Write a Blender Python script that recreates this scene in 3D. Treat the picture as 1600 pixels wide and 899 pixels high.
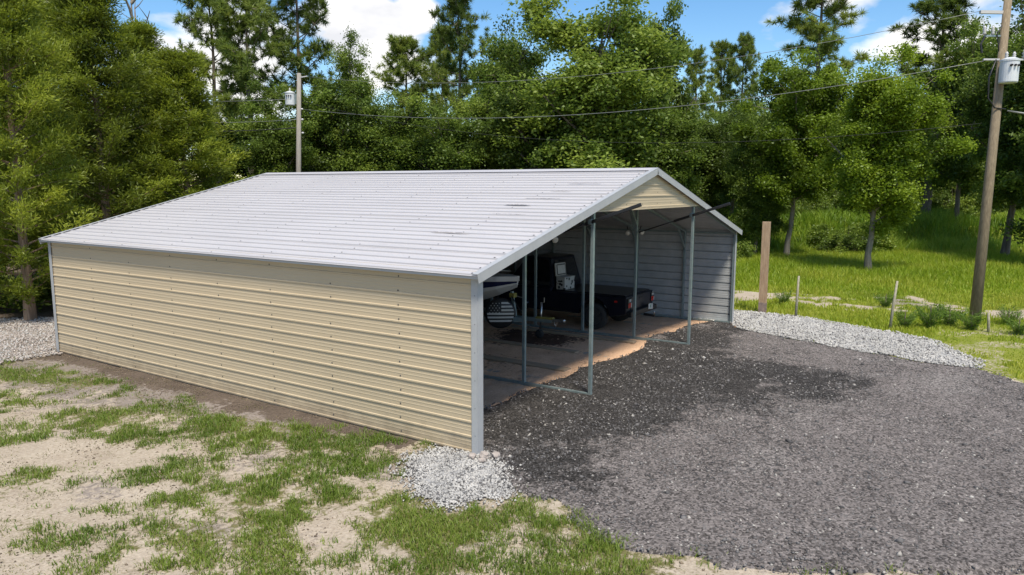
import bpy, bmesh, math, random
import numpy as np
from mathutils import Vector, Matrix
R_ = math.radians
for o in list(bpy.data.objects): bpy.data.objects.remove(o)
scene = bpy.context.scene
COL = scene.collection
# ------------------------------------------------------------------ camera
CAM = Vector((-8.4647, -6.0951, 3.9501)); YAW, PITCH, ROLL = 0.9938, -0.1361, 0.0028
cd = bpy.data.cameras.new('camera'); cam = bpy.data.objects.new('camera', cd); COL.objects.link(cam)
cd.sensor_width = 36; cd.lens = 1140.63 / 1600 * 36; cd.clip_end = 3000; cd.clip_start = 0.05
fw = Vector((math.sin(YAW)*math.cos(PITCH), math.cos(YAW)*math.cos(PITCH), math.sin(PITCH)))
rt = Vector((math.cos(YAW), -math.sin(YAW), 0)); up = rt.cross(fw)
r2 = rt*math.cos(ROLL)+up*math.sin(ROLL); u2 = -rt*math.sin(ROLL)+up*math.cos(ROLL)
cam.matrix_world = Matrix(((r2.x, u2.x, -fw.x, CAM.x), (r2.y, u2.y, -fw.y, CAM.y), (r2.z, u2.z, -fw.z, CAM.z), (0, 0, 0, 1)))
scene.camera = cam
# ------------------------------------------------------------------ light
SUN_EL, SUN_AZ = R_(62), R_(224)          # azimuth clockwise from +Y: sun stands over the long beige wall
sdir = Vector((math.sin(SUN_AZ)*math.cos(SUN_EL), math.cos(SUN_AZ)*math.cos(SUN_EL), math.sin(SUN_EL)))
sl = bpy.data.lights.new('sun', 'SUN'); sl.energy = 3.7; sl.angle = R_(10); sl.color = (1, .915, .76)
so = bpy.data.objects.new('sun', sl); COL.objects.link(so); so.rotation_euler = sdir.to_track_quat('Z', 'Y').to_euler()
w = bpy.data.worlds.new('World'); scene.world = w; w.use_nodes = True
N, Lk = w.node_tree.nodes, w.node_tree.links
N.clear()
def nd(t, **k):
    n = N.new(t)
    for a, b in k.items():
        if a == 'inp':
            for i, v in b.items(): n.inputs[i].default_value = v
        else: setattr(n, a, b)
    return n
sky = nd('ShaderNodeTexSky', sky_type='NISHITA', sun_disc=False, sun_elevation=SUN_EL, sun_rotation=SUN_AZ, altitude=0, air_density=1.0, dust_density=0.0, ozone_density=1.6)
tc = nd('ShaderNodeTexCoord')
sat = nd('ShaderNodeHueSaturation', inp={'Saturation': 1.28, 'Value': .74})
Lk.new(sky.outputs[0], sat.inputs['Color'])
CLOUDS = [(.706, .680, .200, .085), (.742, .633, .222, .05), (.898, .395, .200, .085), (.932, .311, .186, .11), (.949, .245, .205, .10), (.962, .16, .235, .06), (-.3, .8, .5, .3), (-.7, -.3, .6, .35), (.3, -.7, .6, .3), (.1, .2, .97, .3), (-.85, .45, .2, .2), (.5, -.84, .2, .2), (-.4, -.88, .2, .2)]   # heaps of cumulus; those out of view are added to neutralise the blue ambient
mp = nd('ShaderNodeMapping'); mp.inputs['Scale'].default_value = (1, 1, 2.2); mp.inputs['Location'].default_value = (.37, .2, .1)
n1 = nd('ShaderNodeTexNoise', inp={'Scale': 3.4, 'Detail': 8, 'Roughness': .5, 'Distortion': .1})
cr = nd('ShaderNodeValToRGB'); cr.color_ramp.elements[0].position = .52; cr.color_ramp.elements[1].position = .58
n2 = nd('ShaderNodeTexNoise', inp={'Scale': 7, 'Detail': 5})
cc = nd('ShaderNodeValToRGB'); cc.color_ramp.elements[0].color = (3.8, 3.85, 4.05, 1); cc.color_ramp.elements[1].color = (5.6, 5.5, 5.35, 1)
cc.color_ramp.elements[0].position = .38; cc.color_ramp.elements[1].position = .6
mx = nd('ShaderNodeMix', data_type='RGBA'); bg = nd('ShaderNodeBackground', inp={'Strength': .14}); wo = nd('ShaderNodeOutputWorld')
Lk.new(tc.outputs['Generated'], mp.inputs[0]); Lk.new(mp.outputs[0], n1.inputs['Vector']); Lk.new(mp.outputs[0], n2.inputs['Vector'])
prev = None
for (cx_, cy_, cz_, rad_) in CLOUDS:
    ds = nd('ShaderNodeVectorMath', operation='DISTANCE'); Lk.new(tc.outputs['Generated'], ds.inputs[0]); ds.inputs[1].default_value = (cx_, cy_, cz_)
    mr = nd('ShaderNodeMapRange', inp={'From Min': 0, 'From Max': rad_, 'To Min': .20, 'To Max': -.06}); Lk.new(ds.outputs['Value'], mr.inputs['Value'])
    if prev is None: prev = mr.outputs[0]
    else:
        mm_ = nd('ShaderNodeMath', operation='MAXIMUM'); Lk.new(prev, mm_.inputs[0]); Lk.new(mr.outputs[0], mm_.inputs[1]); prev = mm_.outputs[0]
sm = nd('ShaderNodeMath', operation='ADD'); Lk.new(prev, sm.inputs[0]); Lk.new(n1.outputs['Fac'], sm.inputs[1])
Lk.new(sm.outputs[0], cr.inputs[0]); Lk.new(n2.outputs['Fac'], cc.inputs[0])
Lk.new(cr.outputs[0], mx.inputs['Factor']); Lk.new(sat.outputs[0], mx.inputs['A']); Lk.new(cc.outputs[0], mx.inputs['B'])
Lk.new(mx.outputs['Result'], bg.inputs['Color']); Lk.new(bg.outputs[0], wo.inputs['Surface'])
vs = scene.view_settings; vs.view_transform = 'Standard'; vs.look = 'None'; vs.gamma = 1; vs.exposure = 0.72; vs.use_curve_mapping = False
scene.cycles.max_bounces = 6; scene.cycles.transparent_max_bounces = 4
# ------------------------------------------------------------------ numpy helpers
def hsh(i, j, s):
    n = (i*374761393 + j*668265263 + s*974634777) & 0x7fffffff
    n = ((n ^ (n >> 13))*1274126177) & 0x7fffffff
    return ((n ^ (n >> 16)) & 0xffff)/65535.0
def vnoise(x, y, s=0):
    xi = np.floor(x).astype(np.int64); yi = np.floor(y).astype(np.int64); fx = x-xi; fy = y-yi
    fx = fx*fx*(3-2*fx); fy = fy*fy*(3-2*fy)
    return (hsh(xi, yi, s)*(1-fx)+hsh(xi+1, yi, s)*fx)*(1-fy)+(hsh(xi, yi+1, s)*(1-fx)+hsh(xi+1, yi+1, s)*fx)*fy
def fbm(x, y, s=0, o=4):
    t = 0; a = .5
    for k in range(o): t = t+a*vnoise(x*2**k, y*2**k, s+k); a *= .5
    return t/(1-.5**o)
def sst(a, b, x): t = np.clip((x-a)/(b-a), 0, 1); return t*t*(3-2*t)
def polysd(x, y, poly):
    """signed distance to a polygon, positive inside"""
    P = np.array(poly); d = np.full(np.shape(x), 1e9); ins = np.zeros(np.shape(x), bool)
    for i in range(len(P)):
        ax, ay = P[i]; bx, by = P[(i+1) % len(P)]
        ex, ey = bx-ax, by-ay
        t = np.clip(((x-ax)*ex+(y-ay)*ey)/(ex*ex+ey*ey), 0, 1)
        d = np.minimum(d, np.hypot(x-ax-t*ex, y-ay-t*ey))
        c = ((ay > y) != (by > y)) & (x < (bx-ax)*(y-ay)/(by-ay+1e-12)+ax)
        ins ^= c
    return np.where(ins, d, -d)
# ------------------------------------------------------------------ object helpers
def tag(o, label=None, cat=None, group=None, kind=None):
    if label: o['label'] = label
    if cat: o['category'] = cat
    if group: o['group'] = group
    if kind: o['kind'] = kind
    return o
def empty(name, loc=(0, 0, 0), rz=0):
    o = bpy.data.objects.new(name, None); COL.objects.link(o); o.location = loc; o.rotation_euler = (0, 0, rz); o.empty_display_size = .2
    return o
def link(name, me, parent=None):
    o = bpy.data.objects.new(name, me); COL.objects.link(o)
    if parent: o.parent = parent
    return o
def npmesh(name, V, F, mats, smooth=False, attrs=None, mi=None):
    """V (n,3); F (m,k) with k constant"""
    V = np.asarray(V, np.float32); F = np.asarray(F, np.int32); m, k = F.shape
    me = bpy.data.meshes.new(name); me.vertices.add(len(V)); me.vertices.foreach_set('co', V.ravel())
    me.loops.add(m*k); me.loops.foreach_set('vertex_index', F.ravel())
    me.polygons.add(m); me.polygons.foreach_set('loop_start', np.arange(0, m*k, k, dtype=np.int32))
    if smooth: me.polygons.foreach_set('use_smooth', np.ones(m, bool))
    if mi is not None: me.polygons.foreach_set('material_index', np.asarray(mi, np.int32))
    for mt in (mats if isinstance(mats, (list, tuple)) else [mats]): me.materials.append(mt)
    for n, a in (attrs or {}).items():
        at = me.attributes.new(n, 'FLOAT', 'POINT'); at.data.foreach_set('value', np.asarray(a, np.float32).ravel())
    me.update(calc_edges=True); me.validate()
    return me
class MB:
    def __init__(s): s.v = []; s.f = []; s.m = []; s.cm = 0
    def mat(s, i): s.cm = i; return s
    def add(s, vs, fs):
        b = len(s.v); s.v += [tuple(v) for v in vs]; s.f += [tuple(b+i for i in f) for f in fs]; s.m += [s.cm]*len(fs); return s
    def box(s, c, d, rot=None):
        h = [x/2 for x in d]; vs = [Vector((sx*h[0], sy*h[1], sz*h[2])) for sx in (-1, 1) for sy in (-1, 1) for sz in (-1, 1)]
        if rot is not None: vs = [rot @ v for v in vs]
        vs = [v+Vector(c) for v in vs]
        return s.add(vs, [(0, 1, 3, 2), (4, 6, 7, 5), (0, 4, 5, 1), (2, 3, 7, 6), (0, 2, 6, 4), (1, 5, 7, 3)])
    def bar(s, a, b, w, h=None):
        a, b = Vector(a), Vector(b); d = b-a; q = d.to_track_quat('Z', 'Y').to_matrix()
        return s.box((a+b)/2, (w, h or w, d.length), q)
    def tube(s, pts, r, n=8, cap=True):
        pts = [Vector(p) for p in pts]; rs = r if isinstance(r, (list, tuple)) else [r]*len(pts); vs = []; fs = []
        for i, p in enumerate(pts):
            d = (pts[min(i+1, len(pts)-1)]-pts[max(i-1, 0)]).normalized()
            if i == 0:
                a = d.cross(Vector((0, 0, 1)))
                if a.length < .3: a = d.cross(Vector((1, 0, 0)))
            else: a = a-d*a.dot(d)
            a.normalize(); b2 = d.cross(a)
            vs += [p+(a*math.cos(2*math.pi*k/n)+b2*math.sin(2*math.pi*k/n))*rs[i] for k in range(n)]
        for i in range(len(pts)-1):
            for k in range(n): fs.append((i*n+k, i*n+(k+1) % n, (i+1)*n+(k+1) % n, (i+1)*n+k))
        if cap: fs.append(tuple(range(n))[::-1]); fs.append(tuple((len(pts)-1)*n+k for k in range(n)))
        return s.add(vs, fs)
    def lathe(s, prof, o, ax=(0, 0, 1), n=16):
        """prof: (radius, height along ax)"""
        q = Vector(ax).to_track_quat('Z', 'Y').to_matrix(); vs = []; fs = []
        for r, h in prof: vs += [Vector(o)+q @ Vector((r*math.cos(2*math.pi*k/n), r*math.sin(2*math.pi*k/n), h)) for k in range(n)]
        for i in range(len(prof)-1):
            for k in range(n): fs.append((i*n+k, i*n+(k+1) % n, (i+1)*n+(k+1) % n, (i+1)*n+k))
        fs.append(tuple(range(n))[::-1]); fs.append(tuple((len(prof)-1)*n+k for k in range(n)))
        return s.add(vs, fs)
    def prism(s, poly, x0, x1, ins=0):
        """poly of (y,z) extruded along x"""
        n = len(poly); vs = [(x0, y, z) for y, z in poly]+[(x1, y, z) for y, z in poly]
        return s.add(vs, [tuple(range(n)), tuple(range(n, 2*n))[::-1]]+[(k, k+n, (k+1) % n+n, (k+1) % n) for k in range(n)])
    def build(s, name, mats, parent=None, bevel=0, smooth=False):
        me = bpy.data.meshes.new(name); me.from_pydata(s.v, [], s.f)
        for mt in (mats if isinstance(mats, (list, tuple)) else [mats]): me.materials.append(mt)
        me.polygons.foreach_set('material_index', s.m)
        bm = bmesh.new(); bm.from_mesh(me); bmesh.ops.recalc_face_normals(bm, faces=bm.faces)
        if bevel: bmesh.ops.bevel(bm, geom=[e for e in bm.edges if e.is_manifold and e.calc_face_angle(0) > .5], offset=bevel, segments=2, affect='EDGES', profile=.6, clamp_overlap=True)
        bm.to_mesh(me); bm.free()
        if smooth:
            me.polygons.foreach_set('use_smooth', [True]*len(me.polygons))
        me.update(); return link(name, me, parent)
# ------------------------------------------------------------------ materials
def material(name, col, rough=.6, metal=0, noise=None, bump=None, spec=.5, var=0, stretch=None):
    """noise=(scale, colour2, lo, hi): second colour through noise; bump=(scale, strength)"""
    m = bpy.data.materials.new(name); m.use_nodes = True; nt = m.node_tree; p = nt.nodes['Principled BSDF']
    p.inputs['Base Color'].default_value = (*col, 1); p.inputs['Roughness'].default_value = rough; p.inputs['Metallic'].default_value = metal
    p.inputs['Specular IOR Level'].default_value = spec
    t = nt.nodes.new('ShaderNodeTexCoord'); mpp = nt.nodes.new('ShaderNodeMapping'); nt.links.new(t.outputs['Object'], mpp.inputs[0])
    if stretch: mpp.inputs['Scale'].default_value = stretch
    if noise:
        n = nt.nodes.new('ShaderNodeTexNoise'); n.inputs['Scale'].default_value = noise[0]; n.inputs['Detail'].default_value = 6; n.inputs['Roughness'].default_value = .62
        nt.links.new(mpp.outputs[0], n.inputs['Vector'])
        r = nt.nodes.new('ShaderNodeValToRGB'); r.color_ramp.elements[0].position = noise[2]; r.color_ramp.elements[1].position = noise[3]
        r.color_ramp.elements[0].color = (*col, 1); r.color_ramp.elements[1].color = (*noise[1], 1)
        nt.links.new(n.outputs['Fac'], r.inputs[0]); nt.links.new(r.outputs[0], p.inputs['Base Color'])
    if bump:
        n = nt.nodes.new('ShaderNodeTexNoise'); n.inputs['Scale'].default_value = bump[0]; n.inputs['Detail'].default_value = 5
        nt.links.new(mpp.outputs[0], n.inputs['Vector'])
        b = nt.nodes.new('ShaderNodeBump'); b.inputs['Strength'].default_value = bump[1]; b.inputs['Distance'].default_value = .02
        nt.links.new(n.outputs['Fac'], b.inputs['Height']); nt.links.new(b.outputs[0], p.inputs['Normal'])
    return m
M = {}
M['roof'] = material('roof_white', (.435, .425, .445), .42, 0, (.7, (.40, .39, .408), .35, .75), (.9, .06), stretch=(1.5, .5, 1.5))
M['beige'] = material('beige_siding', (.48, .395, .275), .45, 0, (1.3, (.45, .37, .257), .35, .75), (1.5, .1), stretch=(1, .4, 1))
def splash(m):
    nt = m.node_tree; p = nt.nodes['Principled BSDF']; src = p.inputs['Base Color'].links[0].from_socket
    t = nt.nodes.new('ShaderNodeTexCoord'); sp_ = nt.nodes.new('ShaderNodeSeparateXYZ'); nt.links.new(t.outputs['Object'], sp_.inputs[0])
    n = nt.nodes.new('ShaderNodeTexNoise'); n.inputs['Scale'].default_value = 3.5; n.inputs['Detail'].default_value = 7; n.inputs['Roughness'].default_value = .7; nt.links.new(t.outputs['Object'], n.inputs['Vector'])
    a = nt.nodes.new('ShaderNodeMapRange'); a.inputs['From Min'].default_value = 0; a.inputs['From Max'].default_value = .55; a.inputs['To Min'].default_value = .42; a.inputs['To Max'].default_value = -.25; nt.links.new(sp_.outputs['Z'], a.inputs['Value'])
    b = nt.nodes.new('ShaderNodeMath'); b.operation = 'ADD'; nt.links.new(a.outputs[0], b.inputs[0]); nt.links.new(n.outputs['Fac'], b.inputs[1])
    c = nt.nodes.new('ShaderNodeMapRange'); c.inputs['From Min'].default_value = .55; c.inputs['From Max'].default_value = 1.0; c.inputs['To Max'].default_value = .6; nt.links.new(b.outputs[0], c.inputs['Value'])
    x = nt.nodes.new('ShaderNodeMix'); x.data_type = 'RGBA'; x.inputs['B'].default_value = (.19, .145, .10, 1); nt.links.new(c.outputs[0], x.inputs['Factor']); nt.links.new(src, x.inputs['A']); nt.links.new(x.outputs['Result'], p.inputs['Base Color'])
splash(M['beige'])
M['galv'] = material('galvanized_inside', (.40, .415, .43), .5, .1, (4, (.32, .335, .35), .35, .7))
M['trim'] = material('white_trim', (.36, .372, .39), .4, 0, (3, (.31, .32, .338), .4, .8))
M['steel'] = material('galvanized_post', (.20, .265, .28), .42, .5, (9, (.29, .35, .36), .35, .7))
M['screw'] = material('screw_dark', (.06, .06, .065), .5, .3)
M['black'] = material('black_plastic', (.012, .012, .013), .45)
M['rubber'] = material('rubber', (.016, .016, .017), .8, 0, (30, (.03, .03, .03), .4, .7))
M['navy'] = material('navy_paint', (.005, .006, .013), .3, .1, (3, (.008, .009, .018), .4, .7))
M['glass'] = material('dark_glass', (.006, .007, .009), .06, 0, spec=.6)
M['chrome'] = material('bright_metal', (.45, .46, .47), .3, .9, (20, (.3, .3, .31), .4, .7))
M['red'] = material('red_lens', (.42, .02, .015), .25)
M['white'] = material('white_plastic', (.48, .48, .46), .4, 0, (8, (.38, .38, .36), .45, .8))
M['gel'] = material('white_gelcoat', (.62, .62, .62), .2, 0, (2, (.52, .52, .52), .4, .8))
M['wood'] = material('weathered_post_wood', (.25, .165, .10), .85, 0, (5, (.38, .275, .18), .35, .7), (14, .5), stretch=(6, 6, .7))
M['pole'] = material('pole_wood', (.15, .115, .075), .9, 0, (5, (.25, .20, .135), .35, .7), (12, .5), stretch=(6, 6, .35))
M['polegrey'] = material('grey_pole_wood', (.20, .185, .165), .9, 0, (5, (.30, .28, .255), .35, .7), (12, .5), stretch=(6, 6, .35))
M['bark'] = material('bark', (.10, .078, .06), .95, 0, (4, (.20, .165, .135), .38, .7), (9, .9), stretch=(3, 3, .6))
M['barkpale'] = material('pale_bark', (.25, .215, .175), .95, 0, (4, (.14, .12, .09), .38, .7), (9, .8), stretch=(3, 3, .8))
M['cedarbark'] = material('cedar_bark', (.21, .135, .09), .95, 0, (5, (.38, .27, .19), .38, .7), (9, .9), stretch=(6, 6, .4))
M['trans'] = material('transformer_grey', (.55, .58, .61), .4, 0, (4, (.48, .5, .53), .4, .7))
M['wire'] = material('wire_grey', (.22, .23, .22), .5, .4)
M['wiredark'] = material('wire_black', (.02, .02, .02), .6)
M['porc'] = material('porcelain', (.45, .45, .45), .25)
M['stake'] = material('grey_stake', (.24, .22, .16), .85, 0, (12, (.35, .33, .26), .4, .7))
M['board'] = material('floor_board', (.33, .26, .18), .9, 0, (4, (.24, .17, .11), .35, .7), (18, .4), stretch=(4, .6, 4))
M['olive'] = material('yellow_strap', (.30, .25, .05), .7, 0, (8, (.16, .15, .05), .4, .7))
M['lamp'] = material('lamp_white', (.42, .41, .37), .3)
def leaf_mat(name, dark, mid, lite, trans=.35):
    m = bpy.data.materials.new(name); m.use_nodes = True; nt = m.node_tree; nt.nodes.clear()
    def n_(t): return nt.nodes.new(t)
    at = n_('ShaderNodeAttribute'); at.attribute_name = 'tint'; oi = n_('ShaderNodeObjectInfo')
    ad = n_('ShaderNodeMath'); ad.operation = 'MULTIPLY_ADD'; ad.inputs[1].default_value = .42; nt.links.new(oi.outputs['Random'], ad.inputs[0])
    su = n_('ShaderNodeMath'); su.operation = 'SUBTRACT'; su.inputs[1].default_value = .20
    nt.links.new(at.outputs['Fac'], ad.inputs[2]); nt.links.new(ad.outputs[0], su.inputs[0])
    r = n_('ShaderNodeValToRGB'); e = r.color_ramp.elements; e[0].position = .08; e[0].color = (*dark, 1); e[1].position = .95; e[1].color = (*lite, 1)
    e2 = e.new(.5); e2.color = (*mid, 1); nt.links.new(su.outputs[0], r.inputs[0])
    d = n_('ShaderNodeBsdfDiffuse'); t = n_('ShaderNodeBsdfTranslucent'); g = n_('ShaderNodeBsdfGlossy'); g.inputs['Roughness'].default_value = .5; g.inputs['Color'].default_value = (.5, .55, .5, 1)
    nt.links.new(r.outputs[0], d.inputs[0]); nt.links.new(r.outputs[0], t.inputs[0])
    a = n_('ShaderNodeMixShader'); a.inputs[0].default_value = trans; nt.links.new(d.outputs[0], a.inputs[1]); nt.links.new(t.outputs[0], a.inputs[2])
    b = n_('ShaderNodeMixShader'); b.inputs[0].default_value = .04; nt.links.new(a.outputs[0], b.inputs[1]); nt.links.new(g.outputs[0], b.inputs[2])
    o = n_('ShaderNodeOutputMaterial'); nt.links.new(b.outputs[0], o.inputs[0]); return m
M['oakleaf'] = leaf_mat('oak_leaf', (.062, .098, .015), (.158, .235, .034), (.285, .36, .055), .52)
M['liteleaf'] = leaf_mat('light_leaf', (.085, .135, .010), (.175, .26, .018), (.28, .37, .03), .5)
M['cedarleaf'] = leaf_mat('cedar_leaf', (.085, .112, .012), (.215, .27, .024), (.36, .41, .042), .52)
M['pineleaf'] = leaf_mat('pine_needle', (.095, .14, .026), (.19, .255, .045), (.30, .35, .07), .5)
M['grass'] = leaf_mat('lawn_grass', (.065, .095, .014), (.120, .195, .022), (.225, .285, .048), .42)
M['dry'] = leaf_mat('dry_grass', (.085, .075, .03), (.17, .17, .055), (.30, .255, .13), .3)
M['field'] = leaf_mat('field_grass', (.17, .25, .014), (.28, .39, .02), (.44, .46, .06), .5)
M['tall'] = leaf_mat('tall_grass', (.11, .19, .014), (.20, .33, .024), (.33, .43, .05), .5)
M['weed'] = leaf_mat('weed_leaf', (.06, .12, .015), (.12, .21, .025), (.2, .3, .05), .42)
def ground_mat(name, stops, attr2=None, scale=3.0, fine=60, bump=.5, cells=None):
    """stops: list of (name of float attribute or None, colour a, colour b); later stops are laid over earlier ones with noise-broken edges"""
    m = bpy.data.materials.new(name); m.use_nodes = True; nt = m.node_tree; p = nt.nodes['Principled BSDF']; p.inputs['Roughness'].default_value = .95; p.inputs['Specular IOR Level'].default_value = .15
    t = nt.nodes.new('ShaderNodeTexCoord')
    def noise(s, det=6, ro=.65):
        n = nt.nodes.new('ShaderNodeTexNoise'); n.inputs['Scale'].default_value = s; n.inputs['Detail'].default_value = det; n.inputs['Roughness'].default_value = ro
        nt.links.new(t.outputs['Object'], n.inputs['Vector']); return n.outputs['Fac']
    big, fin = noise(scale), noise(fine, 4, .7); prev = None
    for k, (a, c1, c2) in enumerate(stops):
        r = nt.nodes.new('ShaderNodeValToRGB'); r.color_ramp.elements[0].position = .35; r.color_ramp.elements[1].position = .66
        r.color_ramp.elements[0].color = (*c1, 1); r.color_ramp.elements[1].color = (*c2, 1)
        mm = nt.nodes.new('ShaderNodeMix'); mm.inputs['Factor'].default_value = .6; nt.links.new(big, mm.inputs['A']); nt.links.new(fin, mm.inputs['B']); nt.links.new(mm.outputs['Result'], r.inputs[0])
        c = r.outputs[0]
        if cells:
            v = nt.nodes.new('ShaderNodeTexVoronoi'); v.inputs['Scale'].default_value = cells; nt.links.new(t.outputs['Object'], v.inputs['Vector'])
            hs = nt.nodes.new('ShaderNodeMapRange'); hs.inputs['To Min'].default_value = .3; hs.inputs['To Max'].default_value = 1.75
            sp = nt.nodes.new('ShaderNodeSeparateColor'); nt.links.new(v.outputs['Color'], sp.inputs[0]); nt.links.new(sp.outputs[0], hs.inputs['Value'])
            ml = nt.nodes.new('ShaderNodeMix'); ml.data_type = 'RGBA'; ml.blend_type = 'MULTIPLY'; ml.inputs['Factor'].default_value = 1
            cb = nt.nodes.new('ShaderNodeCombineColor'); [nt.links.new(hs.outputs[0], cb.inputs[i]) for i in range(3)]
            nt.links.new(c, ml.inputs['A']); nt.links.new(cb.outputs[0], ml.inputs['B']); c = ml.outputs['Result']
        if a is None: prev = c; continue
        at = nt.nodes.new('ShaderNodeAttribute'); at.attribute_name = a
        x = nt.nodes.new('ShaderNodeMath'); x.operation = 'ADD'; nt.links.new(at.outputs['Fac'], x.inputs[0])
        y = nt.nodes.new('ShaderNodeMapRange'); y.inputs['From Min'].default_value = .3; y.inputs['From Max'].default_value = .7; y.inputs['To Min'].default_value = -.45; y.inputs['To Max'].default_value = .45
        nt.links.new(noise(9, 5, .7), y.inputs['Value']); nt.links.new(y.outputs[0], x.inputs[1])
        z = nt.nodes.new('ShaderNodeMapRange'); z.inputs['From Min'].default_value = .35; z.inputs['From Max'].default_value = .65; nt.links.new(x.outputs[0], z.inputs['Value'])
        mi = nt.nodes.new('ShaderNodeMix'); mi.data_type = 'RGBA'; nt.links.new(z.outputs[0], mi.inputs['Factor']); nt.links.new(prev, mi.inputs['A']); nt.links.new(c, mi.inputs['B']); prev = mi.outputs['Result']
    nt.links.new(prev, p.inputs['Base Color'])
    b = nt.nodes.new('ShaderNodeBump'); b.inputs['Strength'].default_value = bump; b.inputs['Distance'].default_value = .03
    nt.links.new(fin, b.inputs['Height']); nt.links.new(b.outputs[0], p.inputs['Normal'])
    return m
SAND = ((.265, .215, .165), (.47, .41, .335))
M['ground'] = ground_mat('sandy_ground', [(None, *SAND), ('grey', (.16, .135, .12), (.29, .25, .225)), ('grass', (.085, .085, .030), (.20, .18, .085)), ('field', (.12, .15, .02), (.23, .25, .04)), ('mud', (.065, .05, .04), (.155, .122, .098))], scale=1.2, fine=22, bump=.8)
M['millings'] = ground_mat('asphalt_millings', [(None, (.102, .091, .088), (.205, .184, .178)), ('dark', (.022, .0205, .020), (.066, .061, .059)), ('fines', (.13, .118, .115), (.24, .22, .212))], scale=1.5, fine=45, bump=1.0, cells=38)
M['wgravel'] = ground_mat('white_gravel_bed', [(None, (.18, .18, .185), (.34, .34, .345))], scale=4, fine=40, bump=1, cells=26)
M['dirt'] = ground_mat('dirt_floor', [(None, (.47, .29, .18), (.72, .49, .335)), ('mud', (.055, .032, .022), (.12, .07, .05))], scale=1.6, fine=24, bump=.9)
M['stonew'] = material('white_stone', (.45, .44, .425), .8, 0, (3, (.26, .255, .25), .35, .7))
M['stoned'] = material('millings_stone', (.05, .048, .05), .85, 0, (2.5, (.20, .19, .19), .38, .72))
M['stoneb'] = material('brown_stone', (.27, .23, .21), .8, 0, (9, (.42, .38, .35), .35, .7))
# ------------------------------------------------------------------ terrain
FX, FY = .8381, .5455
def terr(x, y):
    s = (x-CAM.x)*FX+(y-CAM.y)*FY; l = (x-CAM.x)*FY-(y-CAM.y)*FX
    s = s+1.2*(fbm(x*.12, y*.12, 5)-.5)
    return 1.5*sst(45.6, 47.6, s)*sst(9.5, 15.5, l)+.12*sst(9, 15, l)*sst(30, 44, s)*fbm(x*.2, y*.2, 9)
def terr1(x, y): return float(terr(np.array([x]), np.array([y]))[0])
BL = [(-1.3,10.54,.7),(-1.24,9.08,.75),(-1.19,7.75,.7),(-1.3,6.07,.7),(-1.34,4.53,.9),(-1.43,3.26,.9),(-1.05,2.67,.8),(-.6,2.84,.6),(-.7,3.82,.6),(-.75,1.92,.7),(-.9,1.2,.6),(-2.85,3.07,.6),(-3.51,2.18,.6),(-1.88,3.43,.8),(-1.8,4.36,.7),(-2.63,.85,.8),(-2.62,1.73,.8),(-3.65,.08,.7),(-4.06,.95,.5),(-4.76,2.84,.4),(-4.92,1.53,.55),(-4.75,2.27,.35),(-1.13,1.34,.6),(-2.1,.4,.6),(-3.23,-.56,.7),(-2.4,-.74,.8),(-2.07,-1.24,.8),(-1.55,-1.45,.7),(-1.9,-2.12,.7),(-2.1,-2.7,.7),(-2.51,-1.9,.8),(-1.9,-3.3,.6),(-1.5,-1.9,.5),(-3.52,6.41,.4),(-2.56,7.29,.5),(-1.94,6.37,.6),(-3.93,4.69,.35),(-3.35,1.62,.5),(-3.1,-1.6,.9),(-2.7,-2.9,.9),(-3.6,-1.1,.7),(-2.6,5.2,.35),(-2.3,8.7,.4),(-2.9,9.6,.35)]
YARD = [(.05,1.15),(3,1.25),(5.7,1.2),(8.1,.85),(9.5,1.3),(11.6,1.0),(12.72,.6),(12.74,0),(12.3,-.2),(11.5,-1.9),(10.9,-3.5),(10.5,-4.7),(10.3,-6.1),(9.4,-7.2),(9.5,-12),(8,-22),(1,-22),(.8,-9),(.35,-6.7),(-.6,-5.2),(-1.25,-4.0),(-1.45,-2.9),(-.9,-1.76),(-.75,-1.05),(-.1,-.3)]
DARK = [(-.4,-.43),(-.75,-1.3),(.09,-1.59),(1.89,-1.76),(3.43,-2.05),(4.73,-3.02),(7.63,-3.97),(8.4,-2.9),(9.5,-1.6),(11.96,-.35),(13,.4),(12.5,2),(0,2)]
STRIP = [(14.83,.75),(14.92,-.43),(14.68,-1.69),(14.02,-3.08),(13.77,-4.2),(12.72,-5.27),(11.06,-6.12),(10.27,-6.11),(10.45,-4.74),(10.85,-3.54),(11.42,-1.9),(12.3,-.2),(12.9,.1),(12.95,6),(14.6,6)]
FRONT = [(-.06,.65),(.06,-.06),(-.3,-.75),(-.92,-1.1),(-1.31,-.86),(-1.66,-.72),(-1.65,-.2),(-1.15,.4),(-.55,.72)]
LEFT = [(-1.2,18.6),(1.2,18.2),(2.4,16.8),(2.0,13.0),(.05,12.7),(-.26,12.09),(-.69,12.3),(-1.9,12.2),(-4.0,13.5),(-4,17)]
SSTR = [(17.6,2.6),(18.55,1.56),(19.23,-.56),(18.6,-2.57),(20.3,-4.11),(19.2,-5.54),(19.4,-7.25),(19.5,-9)]
def lined(x, y, pts):
    d = np.full(np.shape(x), 1e9)
    for (ax, ay), (bx, by) in zip(pts[:-1], pts[1:]):
        ex, ey = bx-ax, by-ay; t = np.clip(((x-ax)*ex+(y-ay)*ey)/(ex*ex+ey*ey), 0, 1); d = np.minimum(d, np.hypot(x-ax-t*ex, y-ay-t*ey))
    return d
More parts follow.
